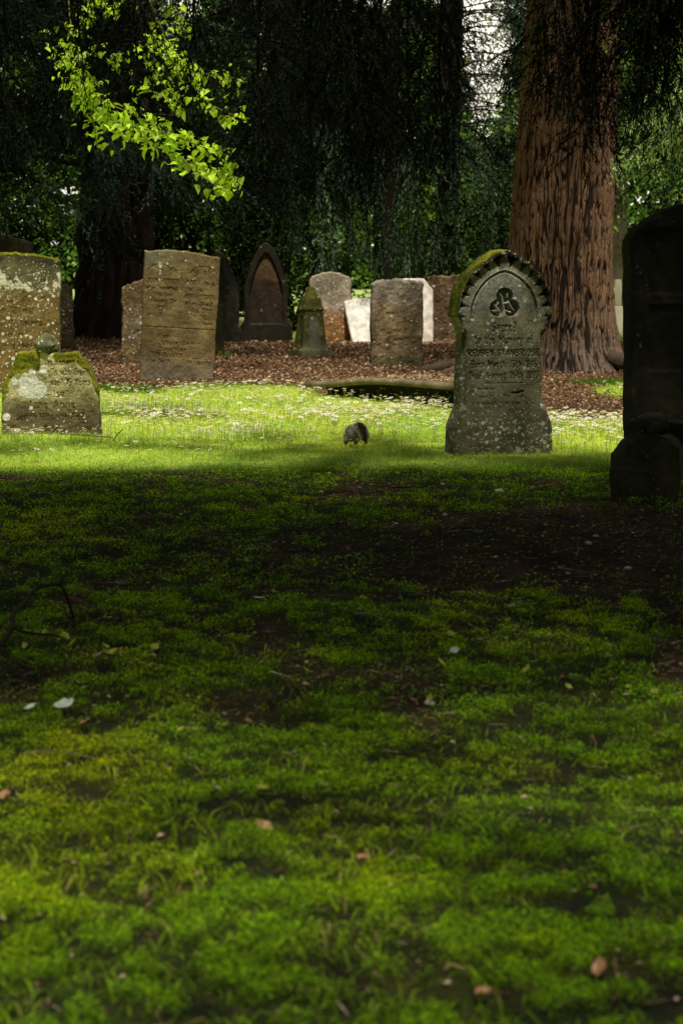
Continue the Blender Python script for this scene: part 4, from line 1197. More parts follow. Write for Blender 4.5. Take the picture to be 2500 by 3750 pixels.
# pointed niche on every face
C0 = []
for v in V:
    ax = np.argmax(np.abs(v[:2])); oth = v[1 - ax]; z = v[2]
    hwz = .075 * math.sqrt(max(0, 1 - max(0, (z - .30) / .19) ** 2)) if z < .49 else 0
    C0.append(1 if (abs(oth) < hwz and z > .16) else 0)
C0 = np.array(C0, float)
for k in range(len(V)):
    if C0[k]:
        ax = np.argmax(np.abs(V[k, :2])); V[k, ax] -= np.sign(V[k, ax]) * .008
n_ = fbm(V[:, 0] * 9, V[:, 1] * 9, V[:, 2] * 9, 622)[:, None]
gc = np.array([.22, .205, .16]) * (1 + .4 * n_)
gg = np.array([.10, .105, .022]) * (1 + .4 * n_)
kk = np.clip(C0[:, None] * .9 + sm(.3, .1, V[:, 2])[:, None] * .5, 0, 1) * (V[:, 1] < -np.abs(V[:, 0]) * .9)[:, None]
Cc = gg + (gc - gg) * kk
t = thing('pedestal_monument', 'small four sided stone monument with a tapering mossy cap before the orange stone', 'monument', (-.345, 27.1, 0), (0, 0, R(22)))
mesh_obj('stone', V, Q, M2, parent=t, colr=np.clip(Cc, .01, 1), msk=np.stack([.12 + .25 * sm(.45, .6, V[:, 2]), .1 + 0 * V[:, 2], 0 * V[:, 2]], -1), smooth=False)

# --- L
t = thing('headstone', 'pale topped orange headstone with hanging sprays across it, behind the small monument', 'headstone', (-.155, 32.5, 0), (0, R(.5), R(6)), ROW)
def L_col(X, Z, S, V):
    n = fbm(X * 6, Z * 4, 0, 631)[..., None]
    a = np.array([.40, .20, .06]); b = np.array([.42, .36, .27])
    k = sm(.30, .55, Z + .1 * n[..., 0])[..., None]
    return (a * (1 - k) + b * k) * (1 + .6 * n)
slab('stone', t, const(.275), flat_top(.90, 0, [(0, .925), (.35, .915), (.7, .885), (.9, .86), (1, .83)]), .1, .009, M3, 630, L_col, lambda X, Z, S, V: np.stack([.2 * sm(.1, 0, Z), .3 + 0 * X, .2 + 0 * X], -1), rough=.006)

# --- M
def M_col(X, Z, S, V):
    n = fbm(X * 6, Z * 6, 0, 641)[..., None]; m = fbm(X * 12, Z * 4, 3, 642)[..., None]
    a = np.array([.29, .22, .12]); b = np.array([.38, .33, .27])
    k = sm(.55, .8, Z + .12 * n[..., 0])[..., None]
    c = (a * (1 - k) + b * k) * (1 + .7 * m + .3 * n)
    g = sm(.18, .03, Z - .05 * n[..., 0])[..., None]
    return c + (np.array([.08, .085, .04]) - c) * g * .8
M_lines = [('WILLIAM T', -.2, .1, .37, .045, 1.2, 1.2), ('Died June 1811', -.18, .16, .29, .036, 1, 1), ('aged 47', -.12, .08, .56, .034, 1, .8)]
t = thing('headstone', 'blocky grey brown headstone with a pinkish grey crusted top, mid right', 'headstone', (.568, 25.2, 0), (0, R(.4), R(9)), ROW)
slab('stone', t, const(.27), flat_top(.90, 0, [(0, .91), (.5, .90), (.9, .885), (1, .86)]), .12, .0065, M2, 640, M_col, lambda X, Z, S, V: np.stack([.28 * sm(.15, .0, Z), .1 + 0 * X, .42 * sm(.5, .8, Z) * sm(.0, .25, fbm(X * 9, Z * 4, 0, 645))], -1), None, M_lines, rough=.008, letter=.006, rnd=.02)

# --- N: sunlit stone behind M
t = thing('headstone', 'bright sunlit white headstone showing as a strip behind the blocky one', 'headstone', (.905, 31.9, 0), (R(-16), R(-1.5), R(-6)), ROW)
slab('stone', t, const(.30), flat_top(.84, 0, [(0, .86), (.6, .86), (1, .70)]), .12, .012, M3, 650, tones((.9, .86, .8), (.92, .88, .82), (.85, .76, .68), 651), lambda X, Z, S, V: np.stack([0 * X, .1 + 0 * X, 0 * X], -1))

# --- O: broad brown stone right
t = thing('headstone', 'broad dark brown headstone between the blocky one and the arch topped one', 'headstone', (1.56, 32.3, 0), (0, R(0), R(3)), ROW)
slab('stone', t, const(.42), flat_top(.86, .0, [(0, .88), (.8, .87), (1, .85)]), .12, .012, M2, 660, tones((.17, .10, .05), (.13, .075, .035), (.2, .14, .08), 661), lambda X, Z, S, V: np.stack([.1 * sm(.2, 0, Z), .12 + 0 * X, .2 * sm(.2, 0, Z)], -1), rough=.01)

# --- S: tall black stone right
def S_relief(X, Z, S, e):
    p = sm(0, .01, .30 - np.abs(X)) * ((Z < 1.32) & (Z > .98)) + sm(0, .01, .30 - np.abs(X)) * ((Z < .92) & (Z > .58))
    return .015 * p + .012 * sm(.34, .325, np.abs(X)) * (Z < 1.3)
t = thing('headstone', 'tall nearly black headstone with a curved top cut off by the right edge', 'headstone', (1.885, 12.8, 0), (0, R(-.6), R(13)), ROW)
slab('stone', t, ip([-.2, 1.2, 1.5], [.385, .395, .395]), lambda s: np.interp(np.abs(s), [0, .25, .5, .75, .92, 1], [1.455, 1.445, 1.415, 1.36, 1.31, 1.26]), .15, .008, M4, 670, tones((.034, .032, .018), (.024, .022, .013), (.045, .042, .025), 671), lambda X, Z, S, V: np.stack([.1 + 0 * X, .04 + 0 * X, 0 * X], -1), S_relief, rough=.004)

# --- T: footstone with squirrel
T_top = lambda s: np.interp(s, [-1, -.6, -.25, .1, .6, 1], [.225, .30, .325, .325, .30, .25])
t = thing('footstone', 'small dark footstone at the right edge with a squirrel on it', 'footstone', (1.465, 11.62, 0), (0, R(-1), R(16)))
slab('stone', t, ip([-.2, 0, .3], [.155, .16, .165]), T_top, .12, .006, M4, 680, tones((.05, .048, .028), (.035, .033, .02), (.07, .065, .035), 681), lambda X, Z, S, V: np.stack([.22 + 0 * X, .06 + 0 * X, 0 * X], -1), rough=.006)

# --- far bright things at the right gap and left gap
t = thing('cross_monument', 'pale sunlit cross shaped grave marker in the gap right of the red trunk', 'monument', (3.95, 34.8, 0), (0, 0, R(10)))
mesh_parts = []
for prof_, sc in (([(-.1, .16), (.1, .16), (.12, .12), (.4, .11), (.42, .09)], 1), ([(.42, .05), (.55, .05), (.72, .05), (.8, .04)], 1)):
    V, Q, _i = box_rows(prof_, 6, 700); mesh_parts.append((V, Q, None, np.tile([.7, .68, .5], (len(V), 1))))
V, Q, _i = box_rows([(-.14, .04), (-.05, .045), (.05, .045), (.14, .04)], 5, 701)
V = V[:, [2, 1, 0]] + np.array([0, 0, .63]); mesh_parts.append((V, Q, None, np.tile([.72, .7, .52], (len(V), 1))))
build_part('stone', mesh_parts, M_plain, t)
t = thing('chest_tomb', 'small pale sunlit chest tomb glimpsed left of the gothic headstone', 'tomb', (-1.46, 34.4, 0), (0, 0, R(20)))
V, Q, _i = box_rows([(-.1, .5), (.0, .5), (.12, .42), (.2, .42), (.21, .47), (.26, .47), (.262, .46), (.263, .01)], 8, 703)
V[:, 1] *= .5
mesh_obj('stone', V, Q, M_plain, parent=t, colr=np.tile([.7, .62, .45], (len(V), 1)))
t = thing('headstone', 'white slab leaning far back, added as a bright glimpse of light left of the blocky headstone', 'headstone', (.33, 32.1, 0), (R(-38), R(-6), R(8)), ROW)  # added slab, tilted sunward to stand for glare in the gap
slab('stone', t, const(.19), flat_top(.70, .03), .1, .015, M3, 710, tones((.9, .88, .84), (.88, .86, .8), (.9, .9, .84), 711), lambda X, Z, S, V: np.stack([0 * X, 0 * X, 0 * X], -1))

# --- R: ledger (flat moulded grave slab)
t = thing('ledger_tomb', 'low flat grave slab with a rounded lip lying at the edge of the daisies', 'tomb', (0, 0, 0))
P0 = np.array([-.30, 20.0]); P1 = np.array([.97, 18.15])
ex = (P1 - P0) / np.linalg.norm(P1 - P0); ey = np.array([-ex[1], ex[0]])
if ey[1] < 0: ey = -ey
L = np.linalg.norm(P1 - P0) - .12; Wd = .75
# cross-section outline (inset, z) going round from ground to the flat top
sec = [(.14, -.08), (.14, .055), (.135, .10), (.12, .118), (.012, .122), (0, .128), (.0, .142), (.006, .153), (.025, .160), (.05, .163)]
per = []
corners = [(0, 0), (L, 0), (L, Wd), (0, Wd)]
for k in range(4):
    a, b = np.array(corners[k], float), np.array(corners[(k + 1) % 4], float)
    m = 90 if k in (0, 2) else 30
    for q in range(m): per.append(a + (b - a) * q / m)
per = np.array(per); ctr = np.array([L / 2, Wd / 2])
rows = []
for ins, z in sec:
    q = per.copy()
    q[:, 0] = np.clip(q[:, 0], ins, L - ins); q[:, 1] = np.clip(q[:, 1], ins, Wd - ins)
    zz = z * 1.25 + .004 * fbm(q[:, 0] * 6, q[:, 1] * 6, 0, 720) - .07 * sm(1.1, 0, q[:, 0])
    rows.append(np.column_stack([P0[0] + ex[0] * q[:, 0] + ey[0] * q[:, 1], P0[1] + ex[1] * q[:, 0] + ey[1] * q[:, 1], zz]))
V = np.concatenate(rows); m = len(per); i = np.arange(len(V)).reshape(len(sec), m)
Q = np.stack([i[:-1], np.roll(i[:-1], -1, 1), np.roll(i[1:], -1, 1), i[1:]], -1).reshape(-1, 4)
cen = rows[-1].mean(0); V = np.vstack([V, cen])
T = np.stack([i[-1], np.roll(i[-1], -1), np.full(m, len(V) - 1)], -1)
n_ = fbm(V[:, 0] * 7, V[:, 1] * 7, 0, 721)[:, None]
mesh_obj('slab', V, [Q, T], M2, parent=t, colr=np.clip(np.array([.20, .165, .095]) * (1 + .6 * n_) * np.where((np.arange(len(V)) // m < 4)[:, None], .12, 1), .01, 1), msk=np.stack([.0 + 0 * V[:, 0], .1 + 0 * V[:, 0], .1 + 0 * V[:, 0]], -1), smooth=True)  # rows below the lip painted near-black, as the undercut's shade
r = np.random.default_rng(722)
n = 2600
qx, qy = r.uniform(.05, L - .03, n), r.uniform(.05, Wd - .03, n) ** 1.0
x = P0[0] + ex[0] * qx + ey[0] * qy; y = P0[1] + ex[1] * qx + ey[1] * qy
c = PAL[r.choice(len(PAL), n, p=[.2, .3, .05, .2, .1, .05, .1])] * r.uniform(.8, 1.3, (n, 1))
V, Q, T_, Cc = chips(x, y, r.uniform(.015, .035, n), r.uniform(.008, .018, n), c, r, .006)
V[:, 2] = V[:, 2] - np.repeat(gz(x, y), 6) + .206 - np.repeat(.07 * sm(1.1, 0, qx), 6)
tag(mesh_obj('leaf_litter', V, Q, M_litter, colr=Cc), 'pinkish brown dead leaves strewn on top of the flat grave slab', 'leaf litter', kind='stuff')


# ------------------------------------------------------------------ squirrels
def blob_mesh(parts, voxel, smooth_it=6):
    """parts: list of (pts, radii) chains -> one continuous surface"""
    bm = bmesh.new()
    for pts, rad in parts:
        pts = np.asarray(pts, float)
        dense, rd = [], []
        for k in range(len(pts) - 1):
            m = max(2, int(np.linalg.norm(pts[k + 1] - pts[k]) / (min(rad[k], rad[k + 1]) * .35)))
            for q in range(m):
                dense.append(pts[k] + (pts[k + 1] - pts[k]) * q / m); rd.append(rad[k] + (rad[k + 1] - rad[k]) * q / m)
        dense.append(pts[-1]); rd.append(rad[-1])
        for c, q in zip(dense, rd):
            bmesh.ops.create_icosphere(bm, subdivisions=2, radius=q, matrix=Matrix.Translation(Vector(c)))
    me = bpy.data.meshes.new('tmp'); bm.to_mesh(me); bm.free()
    o = bpy.data.objects.new('tmp', me); col.objects.link(o)
    md = o.modifiers.new('r', 'REMESH'); md.mode = 'VOXEL'; md.voxel_size = voxel; md.use_smooth_shade = True
    s_ = o.modifiers.new('s', 'SMOOTH'); s_.iterations = smooth_it; s_.factor = .5
    dg = bpy.context.evaluated_depsgraph_get(); ev = o.evaluated_get(dg); m2 = ev.to_mesh()
    m2.calc_loop_triangles()
    V = np.array([v.co[:] for v in m2.vertices]); T = np.array([t_.vertices[:] for t_ in m2.loop_triangles]); Nn = np.array([v.normal[:] for v in m2.vertices])
    ev.to_mesh_clear(); bpy.data.objects.remove(o); bpy.data.meshes.remove(me)
    return V, T, Nn


def furred(name, parent, parts, voxel, colf, r, nh=5000, hl=.007, hw=.0011, back=(0, -1, 0), mats=None):
    V, T, Nn = blob_mesh(parts, voxel)
    c = colf(V, Nn)
    k = r.integers(0, len(V), nh)
    P, Nv = V[k], Nn[k]
    d = Nv * .75 + np.array(back) * .6 + r.normal(0, .15, (nh, 3)); d /= np.linalg.norm(d, axis=1)[:, None]
    s = np.cross(d, r.normal(0, 1, (nh, 3))); s /= np.linalg.norm(s, axis=1)[:, None]
    hlv = (hl(P) if callable(hl) else np.full(nh, hl)) * r.uniform(.6, 1.3, nh)
    HV = np.stack([P - s * hw / 2 - Nv * .001, P + s * hw / 2 - Nv * .001, P + d * hlv[:, None]], 1).reshape(-1, 3)
    HT = np.arange(nh * 3).reshape(-1, 3) + len(V)
    hc = c[k] * r.uniform(.7, 1.5, (nh, 1))
    return mesh_obj(name, np.vstack([V, HV]), [np.vstack([T, HT])], M_fur, parent=parent, colr=np.clip(np.vstack([c, np.repeat(hc, 3, 0)]), .003, 1), smooth=True)


# squirrel in the daisies, seen from behind: rump to us, walking away, tail arched over to the right
r = np.random.default_rng(88)
sq = thing('squirrel', 'grey squirrel in the daisies seen from behind, head down in the grass', 'squirrel', (.075, 14.62, .036), (0, 0, R(8)))
sq.scale = (1.0, 1.0, 1.0)
body = [
    ([(-.012, .0, .062), (-.008, .035, .074), (0, .075, .066), (.004, .115, .048), (.006, .145, .036)], [.036, .040, .036, .027, .021]),   # trunk: rump, back, chest, neck
    ([(.006, .15, .034), (.008, .175, .022), (.009, .195, .012)], [.020, .018, .009]),                                                      # head down
    ([(-.034, .012, .046), (-.047, -.004, .024), (-.05, .01, .006), (-.051, -.012, .002)], [.026, .015, .008, .006]),                        # left hind leg
    ([(.016, .012, .044), (.012, -.002, .022), (.010, .006, .006), (.009, -.014, .002)], [.025, .015, .008, .006]),                         # right hind leg
    ([(-.018, .115, .04), (-.024, .118, .018), (-.025, .108, .002)], [.014, .009, .006]),
    ([(.022, .115, .04), (.028, .12, .018), (.029, .11, .002)], [.014, .009, .006]),
]
def sqc(V, Nn):
    g = np.array([.28, .26, .22]); b = np.array([.10, .06, .035]); w = np.array([.4, .4, .38])
    n_ = fbm(V[:, 0] * 60, V[:, 1] * 60, V[:, 2] * 60, 5)[:, None]
    c = g * (1 + .5 * n_)
    c = c + sm(-.2, -.8, Nn[:, 2:3]) * (w * .5 - c) * .6
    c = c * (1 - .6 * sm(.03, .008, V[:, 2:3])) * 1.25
    return c
furred('body', sq, body, .0035, sqc, r, 7000, .008)
tail = [([(.0, .004, .082), (.012, -.018, .105), (.030, -.034, .103), (.046, -.042, .084), (.056, -.046, .060), (.060, -.047, .045)], [.012, .019, .026, .028, .024, .012])]
def tlc(V, Nn):
    # brown core, pale fringe at the edges
    d = np.abs(Nn[:, 0:1])
    core = np.array([.15, .095, .07]); w = np.array([.75, .73, .68])
    return core + (w - core) * sm(.3, .8, d)
furred('tail', sq, tail, .0035, tlc, r, 9000, .015, .0012, (0.1, -.1, -.7))
dark = [([(.055, -.046, .05), (.062, -.047, .03), (.068, -.046, .012)], [.011, .008, .005])]
furred('tail_tip', sq, dark, .003, lambda V, Nn: np.tile([.02, .016, .012], (len(V), 1)), r, 800, .008, .001, (.3, 0, -.8))
for sx_ in (-.014, .022):
    rk = rock('ear', (sx_, .168, .048), (.006, .004, .010), 9, (.12, .10, .08), M_fur, sub=2, parent=sq)

# squirrel on the footstone: side view facing left, tail falling behind the stone to the right
sq2 = thing('squirrel', 'dark silhouetted squirrel crouching on the footstone, facing left', 'squirrel', (1.475, 11.6, .318), (0, 0, R(6)))
body = [
    ([(.062, 0, .045), (.045, 0, .060), (.01, 0, .068), (-.03, 0, .070), (-.055, 0, .066)], [.042, .050, .044, .032, .024]),
    ([(-.055, 0, .068), (-.078, -.004, .062), (-.092, -.006, .048), (-.098, -.006, .040)], [.023, .022, .015, .008]),
    ([(.03, -.030, .045), (.0, -.034, .025), (.02, -.034, .004), (-.016, -.034, .002)], [.032, .020, .010, .007]),
    ([(.03, .030, .045), (.0, .034, .025), (.02, .034, .004), (-.016, .034, .002)], [.032, .020, .010, .007]),
    ([(-.045, -.014, .05), (-.055, -.018, .030), (-.078, -.012, .022)], [.016, .010, .007]),
    ([(-.045, .014, .05), (-.055, .018, .030), (-.078, .012, .022)], [.016, .010, .007]),
]
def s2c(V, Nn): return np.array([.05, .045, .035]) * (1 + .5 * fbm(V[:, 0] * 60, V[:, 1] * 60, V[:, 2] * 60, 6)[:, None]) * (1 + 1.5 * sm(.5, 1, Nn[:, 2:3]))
furred('body', sq2, body, .004, s2c, r, 9000, .007, .001, (1, 0, 0))
tail = [([(.095, 0, .03), (.12, .0, .04), (.15, 0, .03), (.18, -.01, .0), (.2, -.015, -.05), (.21, -.015, -.09)], [.014, .022, .028, .028, .022, .01])]
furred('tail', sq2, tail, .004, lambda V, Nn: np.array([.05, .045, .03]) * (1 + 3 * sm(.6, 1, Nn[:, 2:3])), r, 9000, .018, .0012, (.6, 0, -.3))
for yy in (-.014, .014):
    rock('ear', (-.066, yy, .084), (.007, .004, .012), 9, (.05, .04, .03), M_fur, sub=2, parent=sq2)
rock('eye', (-.084, -.021, .064), (.004, .003, .004), 3, (.004, .004, .004), M_plain, sub=2, parent=sq2)

# ------------------------------------------------------------------ daisies
M_white, nt, N, Lk = new_mat('daisy_petals')
p = nd(N, 'ShaderNodeBsdfPrincipled'); p.inputs['Roughness'].default_value = .6
tc = N.new('ShaderNodeTexCoord'); no = nd(N, 'ShaderNodeTexNoise', i_Scale=200.); Lk.new(tc.outputs['Object'], no.inputs['Vector'])
Lk.new(mixc(N, Lk, no.outputs[0], (.82, .87, .92), (.92, .95, .98)), p.inputs['Base Color'])
tr = N.new('ShaderNodeBsdfTranslucent'); tr.inputs[0].default_value = (.8, .8, .75, 1)
mx = N.new('ShaderNodeMixShader'); mx.inputs[0].default_value = .3
Lk.new(p.outputs[0], mx.inputs[1]); Lk.new(tr.outputs[0], mx.inputs[2])
o_ = N.new('ShaderNodeOutputMaterial'); Lk.new(mx.outputs[0], o_.inputs[0])
def flat_mat(name, c, c2=None, rough=.6, sc=80.):
    m, nt, N, Lk = new_mat(name)
    p = nd(N, 'ShaderNodeBsdfPrincipled'); p.inputs['Roughness'].default_value = rough
    tc = N.new('ShaderNodeTexCoord'); no = nd(N, 'ShaderNodeTexNoise', i_Scale=sc, i_Detail=4.); Lk.new(tc.outputs['Object'], no.inputs['Vector'])
    Lk.new(mixc(N, Lk, ramp(N, Lk, no.outputs[0], .35, .65), tuple(q * .6 for q in c) if c2 is None else c2, c), p.inputs['Base Color'])
    o_ = N.new('ShaderNodeOutputMaterial'); Lk.new(p.outputs[0], o_.inputs[0])
    return m
M_yel = flat_mat('daisy_centre', (.65, .42, .02)); M_stem = flat_mat('daisy_stem', (.40, .55, .1))


def daisy_geo(r, h=None):
    h = h or r.uniform(.022, .044)
    R_ = r.uniform(.0085, .0125)
    tilt = r.normal(.12, .38); az = r.uniform(0, 6.28)
    npet = 11
    V = []; F = []; M = []
    # stem: 3-sided
    base = np.array([r.normal(0, .006), r.normal(0, .006), -.004])
    for q in range(3):
        a = q * 2.094; V.append(base + np.array([math.cos(a), math.sin(a), 0]) * .0008)
    for q in range(3):
        a = q * 2.094; V.append(np.array([math.cos(a) * .0007, math.sin(a) * .0007, h]))
    for q in range(3): F.append((q, (q + 1) % 3, 3 + (q + 1) % 3, 3 + q)); M.append(2)
    Mt = np.array(Matrix.Rotation(tilt, 3, Vector((math.cos(az), math.sin(az), 0))))
    for q in range(npet):
        a = q / npet * 6.283 + r.normal(0, .05); w = .28
        loc = [(.2 * R_ * math.cos(a), .2 * R_ * math.sin(a), 0), (.75 * R_ * math.cos(a - w * .8), .75 * R_ * math.sin(a - w * .8), .001), (R_ * math.cos(a), R_ * math.sin(a), .0015), (.75 * R_ * math.cos(a + w * .8), .75 * R_ * math.sin(a + w * .8), .001)]
        k = len(V)
        for l in loc: V.append(Mt @ np.array(l) + np.array([0, 0, h]))
        F.append((k, k + 1, k + 2, k + 3)); M.append(0)
    k = len(V)
    for q in range(6):
        a = q * 1.047; V.append(Mt @ np.array([.32 * R_ * math.cos(a), .32 * R_ * math.sin(a), .001]) + np.array([0, 0, h]))
    for q in range(6):
        a = q * 1.047; V.append(Mt @ np.array([.18 * R_ * math.cos(a), .18 * R_ * math.sin(a), .0035]) + np.array([0, 0, h]))
    for q in range(6): F.append((k + q, k + (q + 1) % 6, k + 6 + (q + 1) % 6, k + 6 + q)); M.append(1)
    F.append((k + 6, k + 7, k + 8, k + 9)); M.append(1); F.append((k + 9, k + 10, k + 11, k + 6)); M.append(1)
    return np.array(V), np.array(F), np.array(M)


r = np.random.default_rng(900)
pts = []
while len(pts) < 5000:
    y = r.uniform(13.9, 21.0); x = r.uniform(-frustum_half(y), frustum_half(y))
    dn = .26 + .9 * sm(-.1, .3, fbm(x * 1.6, y * .9, 0, 903)) * sm(14.5, 15.6, y) * sm(21, 19, y)
    if x < -1.0: dn *= .35 + .65 * sm(-2.6, -1.0, x) 
    if y < 15.2: dn *= .25
    if grass_zone(np.array([x]), np.array([y]))[0] < .6: continue
    if abs(x - .93) < .36 and 14.1 < y < 14.5: continue
    if abs(x + 1.9) < .36 and 15.75 < y < 16.1: continue
    if r.random() < dn: pts.append((x, y))
pts.sort(key=lambda q: q[1])
protos = [daisy_geo(r) for _ in range(8)]
dm = []
for k, (V, F, M) in enumerate(protos):
    o = mesh_obj('daisy', V, F, [M_white, M_yel, M_stem], midx=M)
    dm.append(o)
DG = 'daisies scattered over the sunlit grass'
for k, (x, y) in enumerate(pts[:296]):
    if k < 8: o = dm[k]
    else:
        o = dm[k % 8].copy(); col.objects.link(o)
    o.location = (x, y, float(gz(x, y)) + .004); o.rotation_euler = (0, 0, r.uniform(0, 6.28)); s_ = r.uniform(1.1, 1.8); o.scale = (s_, s_, s_)
    tag(o, 'small white daisy with a yellow centre growing in the sunlit grass', 'daisy', DG)
Vs, Fs, Ms = [], [], []; off = 0
for k, (x, y) in enumerate(pts[296:]):
    V, F, M = protos[k % 8]
    a = r.uniform(0, 6.28); ca, sa = math.cos(a), math.sin(a); s_ = r.uniform(1.15, 1.95)
    V2 = np.column_stack([(V[:, 0] * ca - V[:, 1] * sa) * s_ + x, (V[:, 0] * sa + V[:, 1] * ca) * s_ + y, V[:, 2] * s_ + float(gz(x, y)) + .004])
    Vs.append(V2); Fs.append(F + off); Ms.append(M); off += len(V)
o = mesh_obj('daisies', np.concatenate(Vs), np.concatenate(Fs), [M_white, M_yel, M_stem], midx=np.concatenate(Ms))
tag(o, 'white daisies massed in the sunlit grass further back', 'daisies', kind='stuff')


# ------------------------------------------------------------------ twigs, leaves, feathers, small stones
def branch(name, label, paths, colr, cat='branch'):
    ps = [tube(smooth_path(p, 8 * len(p)), np.interp(np.linspace(0, 1, 8 * len(p)), np.linspace(0, 1, len(rd)), rd), 8, colr) for p, rd in paths]
    V, F, Cc = join(ps)
    V = V + .0008 * np.stack([fbm(V[:, 0] * 80, V[:, 1] * 80, V[:, 2] * 80, 4 + q) for q in range(3)], -1)
    c0 = V.mean(0); c0[2] = 0
    o = mesh_obj(name, V - c0, F, M_bark, colr=Cc, smooth=True, loc=c0)
    return tag(o, label, cat)


def at(x, y, lift=.0, D=None):
    """ground point seen at layout-drawing coordinate (x, y); D gives another depth with real height"""
    f, p = 5553., R(6.156)
    Xc = (x - 784) / f; Vc = (1176 - y) / f
    dy = math.cos(p) + Vc * math.sin(p); dz = -math.sin(p) + Vc * math.cos(p)
    if D is None: t_ = -1.2 / dz
    else: t_ = D / dy
    return (t_ * Xc, t_ * dy, 1.2 + t_ * dz + lift)


D0 = 7.35
branch('fallen_branch', 'bent dead branch arching over the dark turf at the left edge',
       [([at(-60, 1530, .0, 7.1), at(0, 1482, 0, 7.2), at(28, 1440, 0, 7.3), at(30, 1412, 0, 7.35), at(55, 1385, 0, 7.4), at(85, 1352, 0, 7.5), at(135, 1343, 0, 7.6), at(152, 1365, 0, 7.6), at(170, 1420, 0, 7.75)], [.009, .0085, .007, .006, .0035]),
        ([at(140, 1346, 0, 7.6), at(143, 1332, 0, 7.6), at(150, 1320, 0, 7.6)], [.004, .002]),
        ([at(28, 1442, 0, 7.3), at(60, 1452, 0, 7.25), at(110, 1458, 0, 7.2), at(135, 1462, .0, 7.3), at(160, 1482, 0, 7.3)], [.006, .004, .003])], (.035, .026, .018))
branch('stick', 'thin mossy stick lying in the grass right of the low mossy headstone',
       [([at(143, 1001, .014), at(190, 1004, .012), at(255, 1009, .014)], [.005, .004, .003]), ([at(262, 1012, .0), at(268, 1000, 0, 15.4), at(283, 986, 0, 15.4)], [.005, .004, .003])], (.16, .13, .04))
for lbl, (a, b), rad_, cc in [
    ('thin dark twig on the grass in the middle left, below the daisies', ((200, 1104), (300, 1102)), .003, (.03, .02, .015)),
    ('pale twig lying on the shaded grass at left', ((90, 1136), (130, 1146)), .004, (.3, .22, .13)),
    ('long pale twig on the dark turf right of centre', ((815, 1418), (880, 1430)), .004, (.25, .2, .14)),
    ('pale curved twig on the bare patch at right', ((1030, 1378), (1160, 1386)), .003, (.12, .09, .06)),
    ('broken piece of bark lying in the moss at lower left', ((60, 1742), (220, 1756)), .007, (.16, .11, .07)),
    ('dark stick at the edge of the bare patch under the arch topped stone', ((900, 1125), (1080, 1130)), .004, (.03, .02, .015)),
    ('short pale twig left of the two feathers', ((270, 1218), (292, 1230)), .003, (.3, .24, .15))]:
    pa, pb = np.array(at(*a)), np.array(at(*b)); mid = (pa + pb) / 2
    mid[2] += .01; mid[1] += .03; pa[2] += .012; pb[2] += .012; mid[2] += .006
    branch('twig', lbl, [([pa, mid, pb], [rad_, rad_ * .8, rad_ * .5])], cc, 'twig')

# leaf meshes
M_yleaf = flat_mat('fallen_leaf_yellow', (.42, .40, .06), (.26, .28, .03), .5); M_bleaf = flat_mat('fallen_leaf_brown', (.42, .24, .12), (.25, .13, .06), .6)
M_feather = flat_mat('feather_white', (.62, .66, .62), (.45, .5, .46), .7); M_peb = flat_mat('pale_pebble', (.6, .55, .5), (.4, .36, .33), .7)
def leaf_mesh(nm, mat, L, curl, seed):
    r = np.random.default_rng(seed)
    nu, nv = 7, 5
    V = []
    for a in np.linspace(0, 1, nu):
        w = .36 * math.sin(math.pi * min(.98, a * .92 + .06)) ** .8
        for b in np.linspace(-1, 1, nv):
            V.append((L * (a - .5), L * w * b, .004 + L * curl * (b * b * .5 * w + (a - .5) ** 2 * .8) + L * .03 * r.normal()))
    V = np.array(V); i = np.arange(nu * nv).reshape(nu, nv)
    Q = np.stack([i[:-1, :-1], i[1:, :-1], i[1:, 1:], i[:-1, 1:]], -1).reshape(-1, 4)
    return mesh_obj(nm, V, Q, mat, smooth=True)
yl = [(148, 1478), (108, 1470), (170, 1496), (240, 1507), (262, 1519), (130, 1488), (395, 1345), (628, 1371), (380, 1341), (785, 1470), (1035, 1472), (1176, 1473), (1217, 1404), (1303, 1597), (1392, 1575), (1443, 1600), (1475, 1573), (1500, 1608), (990, 1629), (20, 1487), (447, 1635), (484, 1644), (355, 1508), (296, 1530), (345, 1552), (565, 1300), (905, 1295), (1120, 1276), (1010, 1540), (700, 1560), (1210, 1560), (60, 1500), (833, 1385), (1400, 1545), (600, 1840), (420, 1700)]
L0 = leaf_mesh('fallen_leaf', M_yleaf, .034, .6, 1); L1 = leaf_mesh('fallen_leaf', M_yleaf, .026, 1.0, 2)
r = np.random.default_rng(950)
for k, (a, b) in enumerate(yl):
    o = (L0, L1)[k] if k < 2 else (L0, L1)[k % 2].copy()
    if k >= 2: col.objects.link(o)
    P = at(a, b); o.location = (P[0], P[1], float(gz(P[0], P[1])) + .014); o.rotation_euler = (r.normal(0, .35), r.normal(0, .35), r.uniform(0, 6.28))
    tag(o, 'small yellow green leaf fallen on the shaded turf', 'leaf', 'yellow leaves fallen on the shaded turf')
bl = [(230, 1530), (140, 1352), (608, 1944), (833, 2022), (1225, 1253), (1250, 1213), (950, 1222), (1095, 1240), (1378, 2268), (1110, 2330), (1290, 1225), (1010, 1180), (1405, 1330), (720, 1400), (15, 1855), (200, 1690)]
L0 = leaf_mesh('dead_leaf', M_bleaf, .045, .7, 3)
for k, (a, b) in enumerate(bl):
    o = L0 if k == 0 else L0.copy()
    if k: col.objects.link(o)
    P = at(a, b); s_ = .55 if b < 1500 else (.8 if b > 1800 else 1.)
    o.scale = (s_,) * 3
    o.location = (P[0], P[1], float(gz(P[0], P[1])) + .016); o.rotation_euler = (r.normal(0, .5), r.normal(0, .5), r.uniform(0, 6.28))
    tag(o, 'curled pale brown dead leaf on the shaded turf', 'leaf', 'pale brown dead leaves on the shaded turf')
